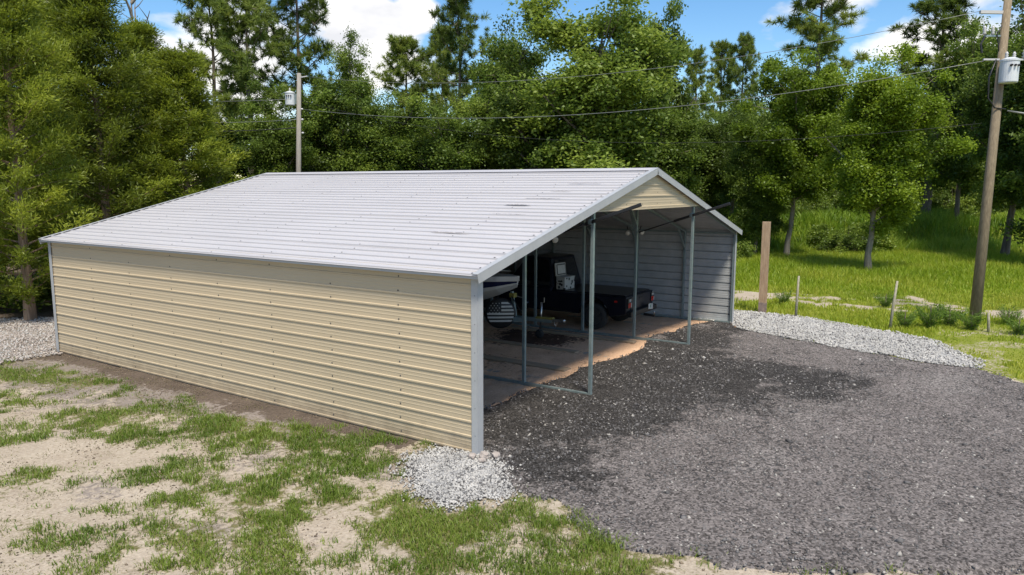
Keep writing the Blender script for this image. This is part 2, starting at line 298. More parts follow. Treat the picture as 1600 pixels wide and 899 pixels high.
def lawn(x, y):
    d = np.zeros(np.shape(x))
    for bx, by, br in BL: d = np.maximum(d, 1.12-np.hypot(x-bx, y-by)/br*.62)
    d = d*.80+.05+(fbm(x*1.7, y*1.7, 21)-.5)*1.7+(fbm(x*4.5, y*4.5, 31)-.5)*1.5
    base = (fbm(x*.9+3, y*.9, 77)-.5)*2.0+(fbm(x*4.5, y*4.5, 37)-.5)*1.7-.12
    d = np.maximum(d, base)
    return np.clip(d, 0, 1)*(x < .0)*(1-(1-sst(.25, 1.0, -x+(fbm(x*2, y*2, 44)-.5)*.8))*sst(1.5, 4.5, y))
def fieldm(x, y):
    """grass cover to the right of the yard and everywhere far off"""
    out = ((polysd(x, y, YARD) < .1) & (polysd(x, y, STRIP) < .1) & (x > 9.2) & ~((x < 12.95) & (y > -.5))).astype(float)
    a = lined(x, y, SSTR); sandy = (1-sst(.35, 1.3, a+.25+(fbm(x*1.0, y*1.0, 8)-.5)*4.2+(fbm(x*3.1, y*3.1, 19)-.5)*2.2))
    thin = (1-sst(15, 18, x))*sst(-3.5, -6, y); near = thin*sst(.46, .60, fbm(x*1.1, y*1.1, 4))*.45
    far = sst(20, 30, np.abs(y-2))
    f = np.maximum(out*(1-.95*sandy)*(1-near), far)
    return np.clip(f, 0, 1)
def axis(lo, hi, step, ext):
    c = np.arange(lo, hi+1e-6, step); a = [lo]; s = step
    while a[-1] > -ext: s *= 1.35; a.append(a[-1]-s)
    b = [hi]; s = step
    while b[-1] < ext: s *= 1.35; b.append(b[-1]+s)
    return np.concatenate([np.array(a[1:])[::-1], c, np.array(b[1:])])
def grid(xs, ys):
    X, Y = np.meshgrid(xs, ys, indexing='ij'); nx, ny = X.shape; i = np.arange(nx*ny).reshape(nx, ny)
    F = np.stack([i[:-1, :-1], i[1:, :-1], i[1:, 1:], i[:-1, 1:]], -1).reshape(-1, 4); return X.ravel(), Y.ravel(), F
xs = np.unique(np.concatenate([axis(-9, 22, .14, 900), np.arange(22, 62, .7)])); ys = axis(-9, 20, .14, 900)
X, Y, F = grid(xs, ys)
inside = (X > -.02) & (X < 12.85) & (Y > -.3) & (Y < 12.6)
Z = terr(X, Y)+np.where(inside, -.02, (fbm(X*1.1, Y*1.1, 2)-.5)*.05+(fbm(X*4, Y*4, 12)-.5)*.025)
near_l = np.clip(lawn(X, Y)*.55+.5*np.clip(fbm(X*.9, Y*.9, 88)*1.6-.45, 0, 1)*(X < 0), 0, 1); fl = fieldm(X, Y); fl = np.where(X < 9.2, np.where(Y > 19, .9*sst(19, 24, Y), 0), fl)
wd = np.abs(X)
mud = (1-sst(.2, .95, -X+(fbm(X*2, Y*2, 41)-.5)*.8))*(X < .05)*(Y > 1.2)*(Y < 12.7)
grey = np.clip((1-sst(.7, 2.6, -X))*sst(1.5, 4, Y)*.85+(fbm(X*.8, Y*.8, 51)-.5)*2.2+.06, 0, 1)*(X < .2)
leafl = sst(14.5, 18.5, Y+(fbm(X, Y, 66)-.5)*3)*(X < 16)
ground = link('ground', npmesh('ground', np.stack([X, Y, Z], 1), F, M['ground'], True, {'grass': near_l*.95, 'field': fl, 'mud': np.maximum(mud, leafl*.9), 'grey': grey}))
tag(ground, 'pale sandy ground with grey soil and patchy cover around the carport', 'ground', kind='structure')
def sheet(name, poly, label, mat, top, step, edge=.25, amp=.35, seed=1, extra=None, box=None, rough=.012, fr=1.6):
    P = np.array(poly); lo, hi = P.min(0)-.6, P.max(0)+.6
    if box: lo = np.maximum(lo, box[:2]); hi = np.minimum(hi, box[2:])
    X, Y, F = grid(np.arange(lo[0], hi[0], step), np.arange(lo[1], hi[1], step))
    sd = polysd(X, Y, poly)+(fbm(X*fr, Y*fr, seed)-.5)*amp*2+(fbm(X*7, Y*7, seed+5)-.5)*.12
    m = sst(-edge, edge, sd)
    Z = -.07+(.07+top)*m+(fbm(X*6, Y*6, seed+9, 3)-.5)*rough*2*m+(fbm(X*.9, Y*.9, seed+3)-.5)*.03*m+terr(X, Y)
    keep = m[F].max(1) > .02; F = F[keep]; used = np.unique(F); re = np.full(len(X), -1); re[used] = np.arange(len(used)); F = re[F]
    X, Y, Z = X[used], Y[used], Z[used]
    o = link(name, npmesh(name, np.stack([X, Y, Z], 1), F, mat, True, {k: f(X, Y) for k, f in (extra or {}).items()}))
    return tag(o, label, None, kind='structure')
sheet('gravel_yard', YARD, 'dark grey asphalt millings yard in front of the open carport', M['millings'], .035, .09, .16, .22, 11, {'fines': lambda x, y: np.clip((fbm(x*.55, y*.55, 23)-.58)*2.6+.32*(1-sst(.18, .5, np.minimum(np.abs(x-6.9-.035*(y-2)**2), np.abs(x-8.6-.035*(y-2)**2))))+.30*(1-sst(.2, .5, np.minimum(np.abs(y+3.2+.12*x), np.abs(y+5.0+.12*x))))*sst(-1, 3, x), 0, .8)*(1-.75*sst(-1, 1, polysd(x, y, DARK))), 'dark': lambda x, y: sst(-1.3, 1.3, polysd(x, y, DARK)-.15+(fbm(x*.8, y*.8, 17)-.5)*3.2+(fbm(x*3, y*3, 18)-.5)*1.4)}, box=(-4, -14, 14, 3))
sheet('white_gravel_strip', STRIP, 'white gravel strip beside the carport and the grass', M['wgravel'], .05, .12, .15, .22, 14)
sheet('white_gravel_corner', FRONT, 'white gravel patch at the front corner post', M['wgravel'], .022, .06, .14, .14, 15)
M['bgravel'] = ground_mat('brown_gravel_bed', [(None, (.17, .145, .12), (.33, .29, .25))], scale=4, fine=40, bump=1, cells=26)
sheet('white_gravel_back', LEFT, 'pale gravel patch at the far left corner of the carport', M['bgravel'], .045, .12, .2, .3, 16)
# dirt floor inside, with tyre ruts pressed in
X, Y, F = grid(np.arange(.03, 12.76, .07), np.arange(-.55, 12.42, .07))
Z = .004+(fbm(X*2.2, Y*2.2, 61)-.5)*.05+(fbm(X*8, Y*8, 62)-.5)*.03
for rx in (2.4, 4.25, 6.9, 8.55, 9.9, 11.3):
    d = np.abs(X-rx-.12*np.sin(Y*.5)); Z -= .022*(1-sst(.10, .16, d)); Z += .012*((Y*9+np.sign(X-rx)*2) % 1 > .5)*(d < .1)
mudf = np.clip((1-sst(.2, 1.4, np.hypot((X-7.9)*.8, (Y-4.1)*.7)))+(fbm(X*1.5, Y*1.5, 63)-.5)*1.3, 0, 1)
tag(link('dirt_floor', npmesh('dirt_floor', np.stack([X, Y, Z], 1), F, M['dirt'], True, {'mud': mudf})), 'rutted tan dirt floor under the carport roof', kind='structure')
# ------------------------------------------------------------------ scattered stones (uncountable)
rng = np.random.default_rng(7)
OCT = np.array([(1,0,0),(-1,0,0),(0,1,0),(0,-1,0),(0,0,1),(0,0,-1)], float); OF = np.array([(0,2,4),(2,1,4),(1,3,4),(3,0,4),(2,0,5),(1,2,5),(3,1,5),(0,3,5)])
def stones(name, label, pts, size, mats, zfun, mix=None):
    n = len(pts); s = size*(.5+rng.random((n, 1))**2*1.3); sc = .6+.8*rng.random((n, 1, 3)); sc[:, :, 2] *= .7
    V = OCT[None]*sc*s[:, :, None]+rng.normal(0, .16, (n, 6, 3))*s[:, :, None]
    a = rng.random(n)*6.28; ca, sa = np.cos(a)[:, None], np.sin(a)[:, None]
    x = V[:, :, 0]*ca-V[:, :, 1]*sa; y = V[:, :, 0]*sa+V[:, :, 1]*ca
    V = np.stack([x+pts[:, 0:1], y+pts[:, 1:2], V[:, :, 2]+zfun(pts[:, 0], pts[:, 1])[:, None]+s*.25], -1).reshape(-1, 3)
    Fc = (OF[None]+6*np.arange(n)[:, None, None]).reshape(-1, 3)
    mi = np.repeat(rng.choice(len(mats), n, p=mix), 8) if len(mats) > 1 else None
    return tag(link(name, npmesh(name, V, Fc, mats, False, None, mi)), label, kind='stuff')
def inpoly(poly, n, margin, seed, bias=None, amp=.25):
    P = np.array(poly); lo, hi = P.min(0)-.3, P.max(0)+.3; q = lo+(hi-lo)*rng.random((n, 2))
    k = polysd(q[:, 0], q[:, 1], poly)+(fbm(q[:, 0]*1.6, q[:, 1]*1.6, seed)-.5)*amp*2 > margin
    return q[k]
pale = material('pale_chip', (.24, .225, .21), .8, 0, (3, (.42, .40, .38), .4, .7))
q = inpoly(YARD, 150000, .0, 11, amp=.22); dist = np.hypot(q[:, 0]-CAM.x, q[:, 1]-CAM.y); q = q[(rng.random(len(q)) < np.clip(14/dist, .05, 1)**2.2) & (q[:, 1] > -9)]
stones('loose_millings', 'loose dark asphalt chips scattered over the yard', q, .013, [M['stoned'], pale], lambda x, y: .030+0*x, [.90, .10])
q = inpoly(YARD, 2600, .0, 11, amp=.22); q = q[q[:, 1] > -9]
stones('large_millings', 'larger asphalt lumps lying about the yard', q, .028, [M['stoned'], pale], lambda x, y: .030+0*x, [.8, .2])
stones('white_stones', 'loose white stones of the gravel strip beside the grass', inpoly(STRIP, 52000, -.12, 14, amp=.24), .022, [M['stonew'], M['stoned']], lambda x, y: .05+0*x, [.93, .07])
stones('white_stones', 'loose white stones heaped at the front corner post', inpoly(FRONT, 15000, -.02-.25*rng.random(15000)**4, 15, amp=.2), .0145, [M['stonew'], M['stoned']], lambda x, y: .020+0*x, [.88, .12])
stones('white_stones', 'loose pale stones near the far left corner', inpoly(LEFT, 26000, -.1, 16, amp=.3), .022, [M['stonew'], M['stoneb']], lambda x, y: .045+0*x, [.28, .72])
q = np.column_stack([-.05-6.5*rng.random(16000)**1.7, -4+16.5*rng.random(16000)]); q = q[(polysd(q[:, 0], q[:, 1], YARD) < -.05) & (fbm(q[:, 0]*1.4, q[:, 1]*1.4, 141) > .46)]
litter = material('soil_litter', (.10, .075, .055), .95, 0, (4, (.22, .17, .12), .38, .7))
stones('soil_clods', 'small dark clods and litter strewn over the sand beside the wall', q, .011, [litter], lambda x, y: (fbm(x*1.1, y*1.1, 2)-.5)*.05)
def rock(name, loc, r, seed, label):
    rr = random.Random(seed); bm = bmesh.new(); bmesh.ops.create_icosphere(bm, subdivisions=2, radius=r)
    for v in bm.verts: v.co *= .82+.3*rr.random(); v.co.z *= .7
    me = bpy.data.meshes.new(name); bm.to_mesh(me); bm.free(); me.materials.append(M['stoneb']); o = link(name, me); o.location = loc; o.rotation_euler.z = rr.random()*6
    return tag(o, label, 'rock', 'rocks at the front corner post')
rock('rock', (-.10, -.17, .07), .085, 1, 'largest brown rock at the foot of the white corner post')
rock('rock', (-.20, -.03, .06), .065, 2, 'small pale rock left of the corner post foot')
rock('rock', (-.26, -.24, .06), .06, 3, 'small rock lying on the white gravel before the corner post')
rock('rock', (.03, -.30, .06), .07, 4, 'grey rock right of the corner post foot by the dark millings')
# ------------------------------------------------------------------ grass blades
def blades(name, label, pts, h, wd, mat, lean=.35, tint=None, parent=None):
    n = len(pts); H = h*(.55+.7*rng.random(n)) if np.isscalar(h) else h*(.6+.6*rng.random(n)); a = rng.random(n)*6.28; b = rng.random(n)*6.28; le = lean*(.3+rng.random(n))
    base = np.stack([pts[:, 0], pts[:, 1], pts[:, 2]-.02], 1)
    sx, sy = np.cos(a)*wd/2, np.sin(a)*wd/2; lx, ly = np.cos(b)*le*H, np.sin(b)*le*H; z0 = np.zeros(n)
    p0 = base-np.stack([sx, sy, z0], 1); p1 = base+np.stack([sx, sy, z0], 1)
    m0 = base+np.stack([lx*.35-sx*.7, ly*.35-sy*.7, H*.6], 1); m1 = base+np.stack([lx*.35+sx*.7, ly*.35+sy*.7, H*.6], 1); t = base+np.stack([lx, ly, H*np.cos(le*.8)], 1)
    V = np.stack([p0, p1, m1, m0, t], 1).reshape(-1, 3); k = 5*np.arange(n)[:, None]
    Fc = np.concatenate([k+np.array([0, 1, 2]), k+np.array([0, 2, 3]), k+np.array([3, 2, 4])]); ti = np.repeat(np.clip((tint if tint is not None else .5)+rng.normal(0, .16, n), 0, 1), 5)
    return tag(link(name, npmesh(name, V, Fc, mat, False, {'tint': ti})), label, kind='stuff')
def sprinkle(lo, hi, n, dens):
    q = np.array(lo)+(np.array(hi)-np.array(lo))*rng.random((n, 2)); return q[rng.random(n) < dens(q[:, 0], q[:, 1])]
def nof(x, y): return (polysd(x, y, YARD) < .02+.25*rng.random(len(x))) & (polysd(x, y, FRONT) < -.03) & (polysd(x, y, LEFT) < .1) & (polysd(x, y, STRIP) < .05)
q = sprinkle((-8.5, -6.5), (-.03, 13), 420000, lambda x, y: np.clip((lawn(x, y)-.28)*1.5, 0, 1)**1.3*np.clip(11/np.hypot(x-CAM.x, y-CAM.y), .25, 1)*nof(x, y))
hh = .035+.075*fbm(q[:, 0]*1.3, q[:, 1]*1.3, 91)*np.clip(lawn(q[:, 0], q[:, 1])*1.4, .3, 1)
blades('lawn_grass', 'patchy green grass growing in the sand beside the beige wall', np.column_stack([q, (fbm(q[:, 0]*1.1, q[:, 1]*1.1, 2)-.5)*.05]), hh*1.5, .0115, M['grass'], .8, np.clip(.2+.75*fbm(q[:, 0]*.9, q[:, 1]*.9, 92), 0, 1))
q = sprinkle((-8.5, -6.5), (-.03, 13), 110000, lambda x, y: np.clip(.10+.9*sst(.45, .62, fbm(x*2.3, y*2.3, 121)), 0, 1)*np.clip(11/np.hypot(x-CAM.x, y-CAM.y), .25, 1)*nof(x, y))
blades('thin_grass', 'thin short yellowing grass and runners spread over the sand', np.column_stack([q, (fbm(q[:, 0]*1.1, q[:, 1]*1.1, 2)-.5)*.05]), .03+.02*rng.random(len(q)), .010, M['dry'], 1.0, np.clip(fbm(q[:, 0]*1.2, q[:, 1]*1.2, 122)*1.3-.15, 0, 1))
q = sprinkle((9.5, -14), (46, 16), 400000, lambda x, y: np.clip(fieldm(x, y), 0, 1)**2*np.clip(24/np.hypot(x-CAM.x, y-CAM.y), .1, 1)*nof(x, y))
s_ = (q[:, 0]-CAM.x)*FX+(q[:, 1]-CAM.y)*FY
hf = .05+.07*sst(18, 22, s_)+.26*sst(26, 34, s_)*(.5+fbm(q[:, 0]*.5, q[:, 1]*.5, 93))+.06*(fbm(q[:, 0]*1.5, q[:, 1]*1.5, 94) > .55)
blades('field_grass', 'bright yellow green grass of the open field behind the stakes', np.column_stack([q, terr(q[:, 0], q[:, 1])]), hf, .028, M['field'], .5, np.clip(.75*fbm(q[:, 0]*.35, q[:, 1]*.35, 95)+.25*(1-sst(24, 31, s_)), 0, 1))
l_ = lambda x, y: (x-CAM.x)*FY-(y-CAM.y)*FX
q = sprinkle((26, -24), (66, 26), 260000, lambda x, y: sst(43.3, 45, (x-CAM.x)*FX+(y-CAM.y)*FY+2*(fbm(x*.3, y*.3, 97)-.5))*sst(9, 12, l_(x, y))*(1-sst(53, 58, (x-CAM.x)*FX+(y-CAM.y)*FY)))
blades('tall_grass', 'tall green grass covering the low bank below the trees', np.column_stack([q, terr(q[:, 0], q[:, 1])]), .35+1.25*fbm(q[:, 0]*.55, q[:, 1]*.55, 98, 3)**1.5+.25*(fbm(q[:, 0]*1.6, q[:, 1]*1.6, 198) > .56), .05, M['tall'], .55, np.clip(fbm(q[:, 0]*.6, q[:, 1]*.6, 99)*1.9-.5, 0, 1))
# ------------------------------------------------------------------ carport
Lc, Wc, He, Rr, WB, WD, OV, OE = 12.45, 12.80, 2.74, 4.34, 3.685, 9.126, .11, .16
mS = (Rr-He)/(Wc/2); FR = [i*1.5186 for i in range(8)]+[12.38]; FR[0] = .03
cp = empty('metal_carport', (Wc/2, Lc/2, 0)); CPL = Vector(cp.location)
tag(cp, 'long beige metal carport with white ribbed roof and open gable front', 'carport')
def part(mb, name, mat, parent=None, **k):
    parent = parent or cp
    off = Vector(parent.matrix_world.translation) if parent is not cp else CPL
    o = mb.build(name, mat, None, **k); o.parent = parent; o.location = -off; return o
PITCH_R = .2286
def profile(n, H=.023):
    """n major ribs: list of (u, height)"""
    pr = [(-.014, 0)]
    for k in range(n):
        u = k*PITCH_R
        pr += [(u+.006, 0), (u+.013, H), (u+.036, H), (u+.044, 0)]
        for m_ in (.112, .168): pr += [(u+m_-.012, 0), (u+m_-.006, .0022), (u+m_+.006, .0022), (u+m_+.012, 0)]
    pr.append((n*PITCH_R+.006, 0)); return pr
def ruled(mb, A, B, th, mats=(0, 1)):
    """strip between point rows A and B, with an inner skin set back by th (vector)"""
    n = len(A); th = Vector(th); vs = [Vector(a) for a in A]+[Vector(b) for b in B]
    mb.mat(mats[0]).add(vs, [(k, k+1, n+k+1, n+k) for k in range(n-1)])
    mb.mat(mats[1]).add([v+th for v in vs], [(k, n+k, n+k+1, k+1) for k in range(n-1)])
class Raw(MB):
    def build(s, name, mats, parent=None, **k):
        me = bpy.data.meshes.new(name); me.from_pydata(s.v, [], s.f)
        for mt in mats: me.materials.append(mt)
        me.polygons.foreach_set('material_index', s.m); me.update(); return link(name, me, parent)
# side walls: three sheets each, four ribs a sheet
for side in (-1, 1):
    for k in range(3):
        mb = Raw(); x0 = 0 if side < 0 else Wc; lift = .0025*(k % 2)
        A = [(x0+side*(h+lift+.002), .0, .016+k*4*PITCH_R+u*.99) for u, h in profile(4, .015 if side < 0 else .055)]; B = [(x, Lc, z) for x, y, z in A]
        if side > 0: A, B = B, A
        ruled(mb, A, B, (-side*.004, 0, 0)); part(mb, 'wall_sheet', [M['beige'], M['galv']])
# end wall (far end) and the front gable panel, cut to the roof line
def gable(z0, name, y, ny, sheets):
    zz = z0
    while zz < Rr-.12:
        mb = Raw(); A = []; B = []
        for u, h in profile(4, .015):
            z = zz+u
            if z > Rr-.10: break
            hw = min(Wc/2-.03, (Rr-z)/mS-.12); A.append((Wc/2-hw, y+ny*(h+.002), z)); B.append((Wc/2+hw, y+ny*(h+.002), z))
        if len(A) > 1:
            if ny < 0: ruled(mb, A, B, (0, -ny*.004, 0))
            else: ruled(mb, B, A, (0, -ny*.004, 0))
            part(mb, name, [M['beige'], M['galv']])
        zz += 4*PITCH_R
gable(3.535, 'gable_sheet', -.035, -1, 1); gable(.012, 'end_wall_sheet', Lc, 1, 4)
part(MB().box((Wc/2, -.03, 3.525), (6.2, .05, .035)), 'gable_header', M['beige'])
# roof: sheets run the length of the building, ribs parallel to the ridge
cs = 1/math.hypot(1, mS); sn = mS*cs
slope_len = (Wc/2+OE)/cs
for side in (-1, 1):
    nrm = Vector((side*sn, 0, cs)); dn = Vector((side*cs, 0, -sn)); ridge = Vector((Wc/2, 0, Rr+.01)); k = 0; u1 = slope_len
    while u1 > .05:
        n = 4 if u1 > 4*PITCH_R else max(1, int(u1/PITCH_R)); u0 = u1-n*PITCH_R; mb = Raw(); A = []
        if u0 < .22: 
            n = max(1, int(math.ceil(u1/PITCH_R)))
            u0 = 0
        pts = [(u, h) for u, h in profile(n) if u <= u1-u0+.01]
        for u, h in pts: A.append(ridge+dn*(u1-u)+nrm*(h+.003*(k % 2)))
        B = [a+Vector((0, Lc+OV, 0)) for a in A]; A = [a+Vector((0, -OV, 0)) for a in A]
        if side > 0: A, B = B, A
        ruled(mb, A, B, nrm*-.005); part(mb, 'roof_sheet', [M['roof'], M['galv']]); u1 = u0; k += 1
    # rake trims front and back, eave trim
    for y in (-OV-.006, Lc+OV+.006):
        a = ridge+Vector((0, y, 0))-nrm*.045; b = ridge+dn*(slope_len+.01)+Vector((0, y, 0))-nrm*.045
        mb = MB(); q_ = Matrix((Vector((dn.x, dn.y, dn.z)), Vector((0, 1, 0)), nrm)).transposed(); c_ = (a+b)/2
        mb.box(c_, ((b-a).length, .012, .13), q_); mb.box(c_+nrm*.072+Vector((0, .045 if y < 0 else -.045, 0)), ((b-a).length, .10, .006), q_)
        part(mb, 'rake_trim', M['trim'])
    e = ridge+dn*(slope_len-.01); part(MB().box((e.x, Lc/2, e.z-.028), (.012, Lc+2*OV, .045)), 'eave_trim', M['trim'])
rc = MB()
for side in (-1, 1):
    dn = Vector((side*cs, 0, -sn)); nrm = Vector((side*sn, 0, cs)); q_ = Matrix((dn, Vector((0, 1, 0)), nrm)).transposed()
    rc.box(Vector((Wc/2, Lc/2, Rr+.036))+dn*.12, (.24, Lc+2*OV-.02, .006), q_)
part(rc, 'ridge_cap', M['roof'])
# corner trims
for x, sx in ((0, -1), (Wc, 1)):
    for y, sy in ((0, -1), (Lc, 1)):
        mb = MB().box((x+sx*.026, y-sy*.045, He/2-.02), (.006, .115, He-.02)); mb.box((x-sx*.038, y+sy*.012, He/2-.02), (.134, .006, He-.02)); part(mb, 'corner_trim', M['trim'])
# frame: posts, rails, rafters, braces
PW = .064
def roofz(x): return Rr-abs(x-Wc/2)*mS-.045
for i, y in enumerate(FR):
    for x in (.055, WB, WD, Wc-.055): part(MB().box((x, y, roofz(x)/2), (PW, PW, roofz(x)-.0)), 'post', M['steel'], bevel=.006)
    for s in (-1, 1):
        part(MB().bar((Wc/2, y, Rr-.09), (Wc/2+s*(Wc/2-.06), y, roofz(0.06)-.04), PW, PW), 'rafter', M['steel'])
        if i == 0: continue
        xw = Wc/2+s*(Wc/2-.055); part(MB().bar((xw, y, 2.15), (xw-s*.6, y, roofz(xw-s*.6)-.06), .05), 'brace', M['steel'])
        xc = WB if s < 0 else WD; part(MB().bar((xc, y+.001, 3.0), (xc-s*.62, y+.001, roofz(xc-s*.62)-.06), .05), 'brace', M['steel'])
for x in (.055, WB, WD, Wc-.055):
    part(MB().box((x, Lc/2, .035), (.066, Lc-.02, .06)), 'base_rail', M['steel'])
    part(MB().box((x, Lc/2, roofz(x)-.06), (.05, Lc-.02, .05)), 'top_rail', M['steel'])
# screws: far too many and too small to pick one by one
sc = MB()
def dot(p, n, r=.011):
    n = Vector(n).normalized(); a = n.orthogonal().normalized(); b = n.cross(a); p = Vector(p)
    sc.add([p+(a*math.cos(t)+b*math.sin(t))*r+n*.0 for t in [k*math.pi/3 for k in range(6)]]+[p+n*.008], [(k, (k+1) % 6, 6) for k in range(6)])
rr = random.Random(4)
ridge = Vector((Wc/2, 0, Rr+.013))
ridge_s = ridge+Vector((0, 0, .0245))
for y in [-.06]+FR[1:-1]+[Lc+.02]:
    for k in range(12):
        z = .012+(k*PITCH_R+.085)*.99
        if y > 0 and rr.random() < .93: dot((-.006, y+rr.uniform(-.012, .012), z), (-1, 0, 0), .0155)
    for k in range(29):
        u = slope_len-(k*PITCH_R+.027)
        if u > .1 and (y < 0 or rr.random() < .62):
            for sd in (-1, 1): dot(ridge_s+Vector((sd*cs, 0, -sn))*u+Vector((0, y+rr.uniform(-.05, .05)+(.09 if y < 0 else 0), 0)), (sd*sn, 0, cs), .019 if y < 0 else .0145)
for k in range(6): dot((-.028, .04, .3+k*.42), (-1, 0, 0), .009); 
for x in np.arange(4.2, 9, .8):
    for z in (3.62, 3.86): 
        if abs(x-Wc/2) < (Rr-z)/mS-.2: dot((x, -.043, z), (0, -1, 0), .01)
so_ = part(sc, 'screws', M['screw']); so_['kind'] = 'stuff'
# dark streaks of dirt lying on the roof ribs near the front
for (u, y, ln) in ((2.62, .75, .9), (1.35, .55, .8), (2.0, .9, .5), (3.75, .85, .9), (4.95, 1.3, .9), (3.1, 1.2, .6)):
    d = MB(); P = ridge+Vector((-cs, 0, -sn))*u+Vector((-sn, 0, cs))*.026; pts = []
    n = 9
    for k in range(n):
        t = k/(n-1); hw = .016*math.sin(math.pi*t)**.6*rr.uniform(.5, 1.2)+.001; c_ = P+Vector((0, y+ln*t, 0)); pts += [c_+Vector((-cs, 0, -sn))*hw, c_-Vector((-cs, 0, -sn))*hw]
    d.add(pts, [(2*k, 2*k+1, 2*k+3, 2*k+2) for k in range(n-1)]); part(d, 'dirt_streak', material('roof_dirt', (.13, .12, .125), .9, 0, (25, (.40, .385, .41), .4, .62)) if u == 2.62 else bpy.data.materials['roof_dirt'])
# floor boards let into the dirt, a thing each
for (x, y0, y1, wdt, lb) in ((5.2, 1.35, 6.0, .30, 'wide weathered board let into the dirt floor, nearest the gravel'), (6.85, 2.0, 7.5, .22, 'narrow weathered board let into the dirt floor under the boat tongue'), (8.7, 1.3, 5.5, .24, 'long weathered board in the dirt beside the right row of posts')):
    b = MB().box((0, 0, 0), (wdt, y1-y0, .05)).build('floor_board', M['board'], bevel=.006); b.location = (x, (y0+y1)/2, .012); tag(b, lb, 'board', 'boards on the carport floor')
# slanted poles at the two front posts, and flood lamps
def slant(x, y0, z0, y1, z1, lb):
    o = empty('slanted_pole', (x, .05, z0)); off = Vector(o.location); a = Vector((x-.06, y0, z0))-off; b = Vector((x-.06, y1, z1))-off
    t = a+(b-a)*.40
    MB().tube([a, t], .016, 8).build('rod', M['black'], o, smooth=True); MB().bar(t, b, .04, .065).build('sleeve', M['black'], o, bevel=.012)
    c_ = a+(b-a)*((0-y0)/(y1-y0)); MB().box(c_+Vector((.02, .06, 0)), (.09, .07, .10)).build('bracket', M['steel'], o, bevel=.006)
    tag(o, lb, 'pole', 'slanted poles on the front posts')
slant(WB, .9, 3.02, -.94, 3.66, 'black slanted pole on the front post nearest the beige wall')
slant(WD, 1.42, 2.82, -.89, 3.59, 'black slanted pole on the right front post below the gable')
part(MB().bar((WD, 1.72, 3.44), (WD, 1.56, 2.86), .05), 'knee_brace', M['steel'])
def lamp(p, d, lb):
    o = empty('flood_lamp', p); d = Vector(d).normalized()
    MB().lathe([(.02, -.09), (.035, -.05), (.06, .01), (.065, .03), (.055, .04), (.02, .048)], (0, 0, 0), d, 14).build('lamp_head', M['lamp'], o, smooth=True)
    MB().tube([(0, 0, 0), tuple(-d*.09), (0, .02, .16)], .012, 6).build('lamp_arm', M['black'], o)
    tag(o, lb, 'lamp', 'flood lamps under the roof')
lamp((WB, .84, 2.97), (-.6, -.7, -.35), 'white flood lamp at the inner end of the left slanted pole')
lamp((WD-.10, 1.72, 2.80), (-.8, -.2, -.4), 'left lamp of the white pair high on the second right post')
lamp((WD+.06, 1.40, 2.82), (-.4, -.8, -.35), 'right lamp of the white pair high on the second right post')
# ------------------------------------------------------------------ pickup truck (rear towards the opening)
tk = empty('pickup_truck', (10.58, 4.6, 0)); tag(tk, 'dark navy pickup truck parked tail out in the right bay', 'pickup truck')
def tp(mb, name, mat, parent=None, **k): return mb.build(name, mat, parent or tk, **k)
HWd = .93; y0 = -2.62       # rear of the bed (world y = 1.98)
def arch(yc, r, z0, a0=180, a1=0, n=10): return [(yc+r*math.cos(R_(a0+(a1-a0)*k/n)), z0+r*math.sin(R_(a0+(a1-a0)*k/n))) for k in range(n+1)]
wy = (-1.62, 1.85); zc = .38
bodyp = [(y0, .52)]+arch(wy[0], .47, .42)+arch(wy[1], .47, .42)+[(2.78, .42), (2.86, .62), (2.80, .98), (1.15, 1.10), (-.25, 1.10), (-.25, 1.00), (y0, 1.00)]
tp(MB().prism(bodyp, -HWd, HWd), 'body', M['navy'], bevel=.035)
tp(MB().box((0, -1.43, 1.018), (1.70, 2.22, .03)), 'bed_cover', M['navy'], bevel=.01)
# cab: lofted greenhouse
def loft(mb, base, top):
    n = len(base); mb.add(list(base)+list(top), [(k, (k+1) % n, (k+1) % n+n, k+n) for k in range(n)]+[tuple(range(n, 2*n)), tuple(range(n))[::-1]]); return mb
cb = [(-.88, -.30, 1.09), (.88, -.30, 1.09), (.88, 1.35, 1.09), (-.88, 1.35, 1.09)]; ct = [(-.72, -.12, 1.93), (.72, -.12, 1.93), (.70, .72, 1.95), (-.70, .72, 1.95)]
cab = tp(loft(MB(), cb, ct), 'cab', M['navy'], bevel=.06)
def pane(mb, quad, ins, out):
    q = [Vector(v) for v in quad]; c_ = sum(q, Vector())/4; n = (q[1]-q[0]).cross(q[3]-q[0]).normalized()
    if n.dot(c_-Vector((0, .5, 1.5))) < 0: n = -n
    v = [c_+(p-c_)*ins+n*out for p in q]; mb.add(v+[p-n*.03 for p in v], [(0, 1, 2, 3), (7, 6, 5, 4), (0, 4, 5, 1), (1, 5, 6, 2), (2, 6, 7, 3), (3, 7, 4, 0)]); return mb
tp(pane(MB(), (cb[0], cb[1], ct[1], ct[0]), .78, .008), 'rear_window', M['glass'], cab)
tp(pane(MB(), (cb[2], cb[3], ct[3], ct[2]), .85, .008), 'windshield', M['glass'], cab)
def lerp(a, b, t): return tuple(a[i]+(b[i]-a[i])*t for i in range(3))
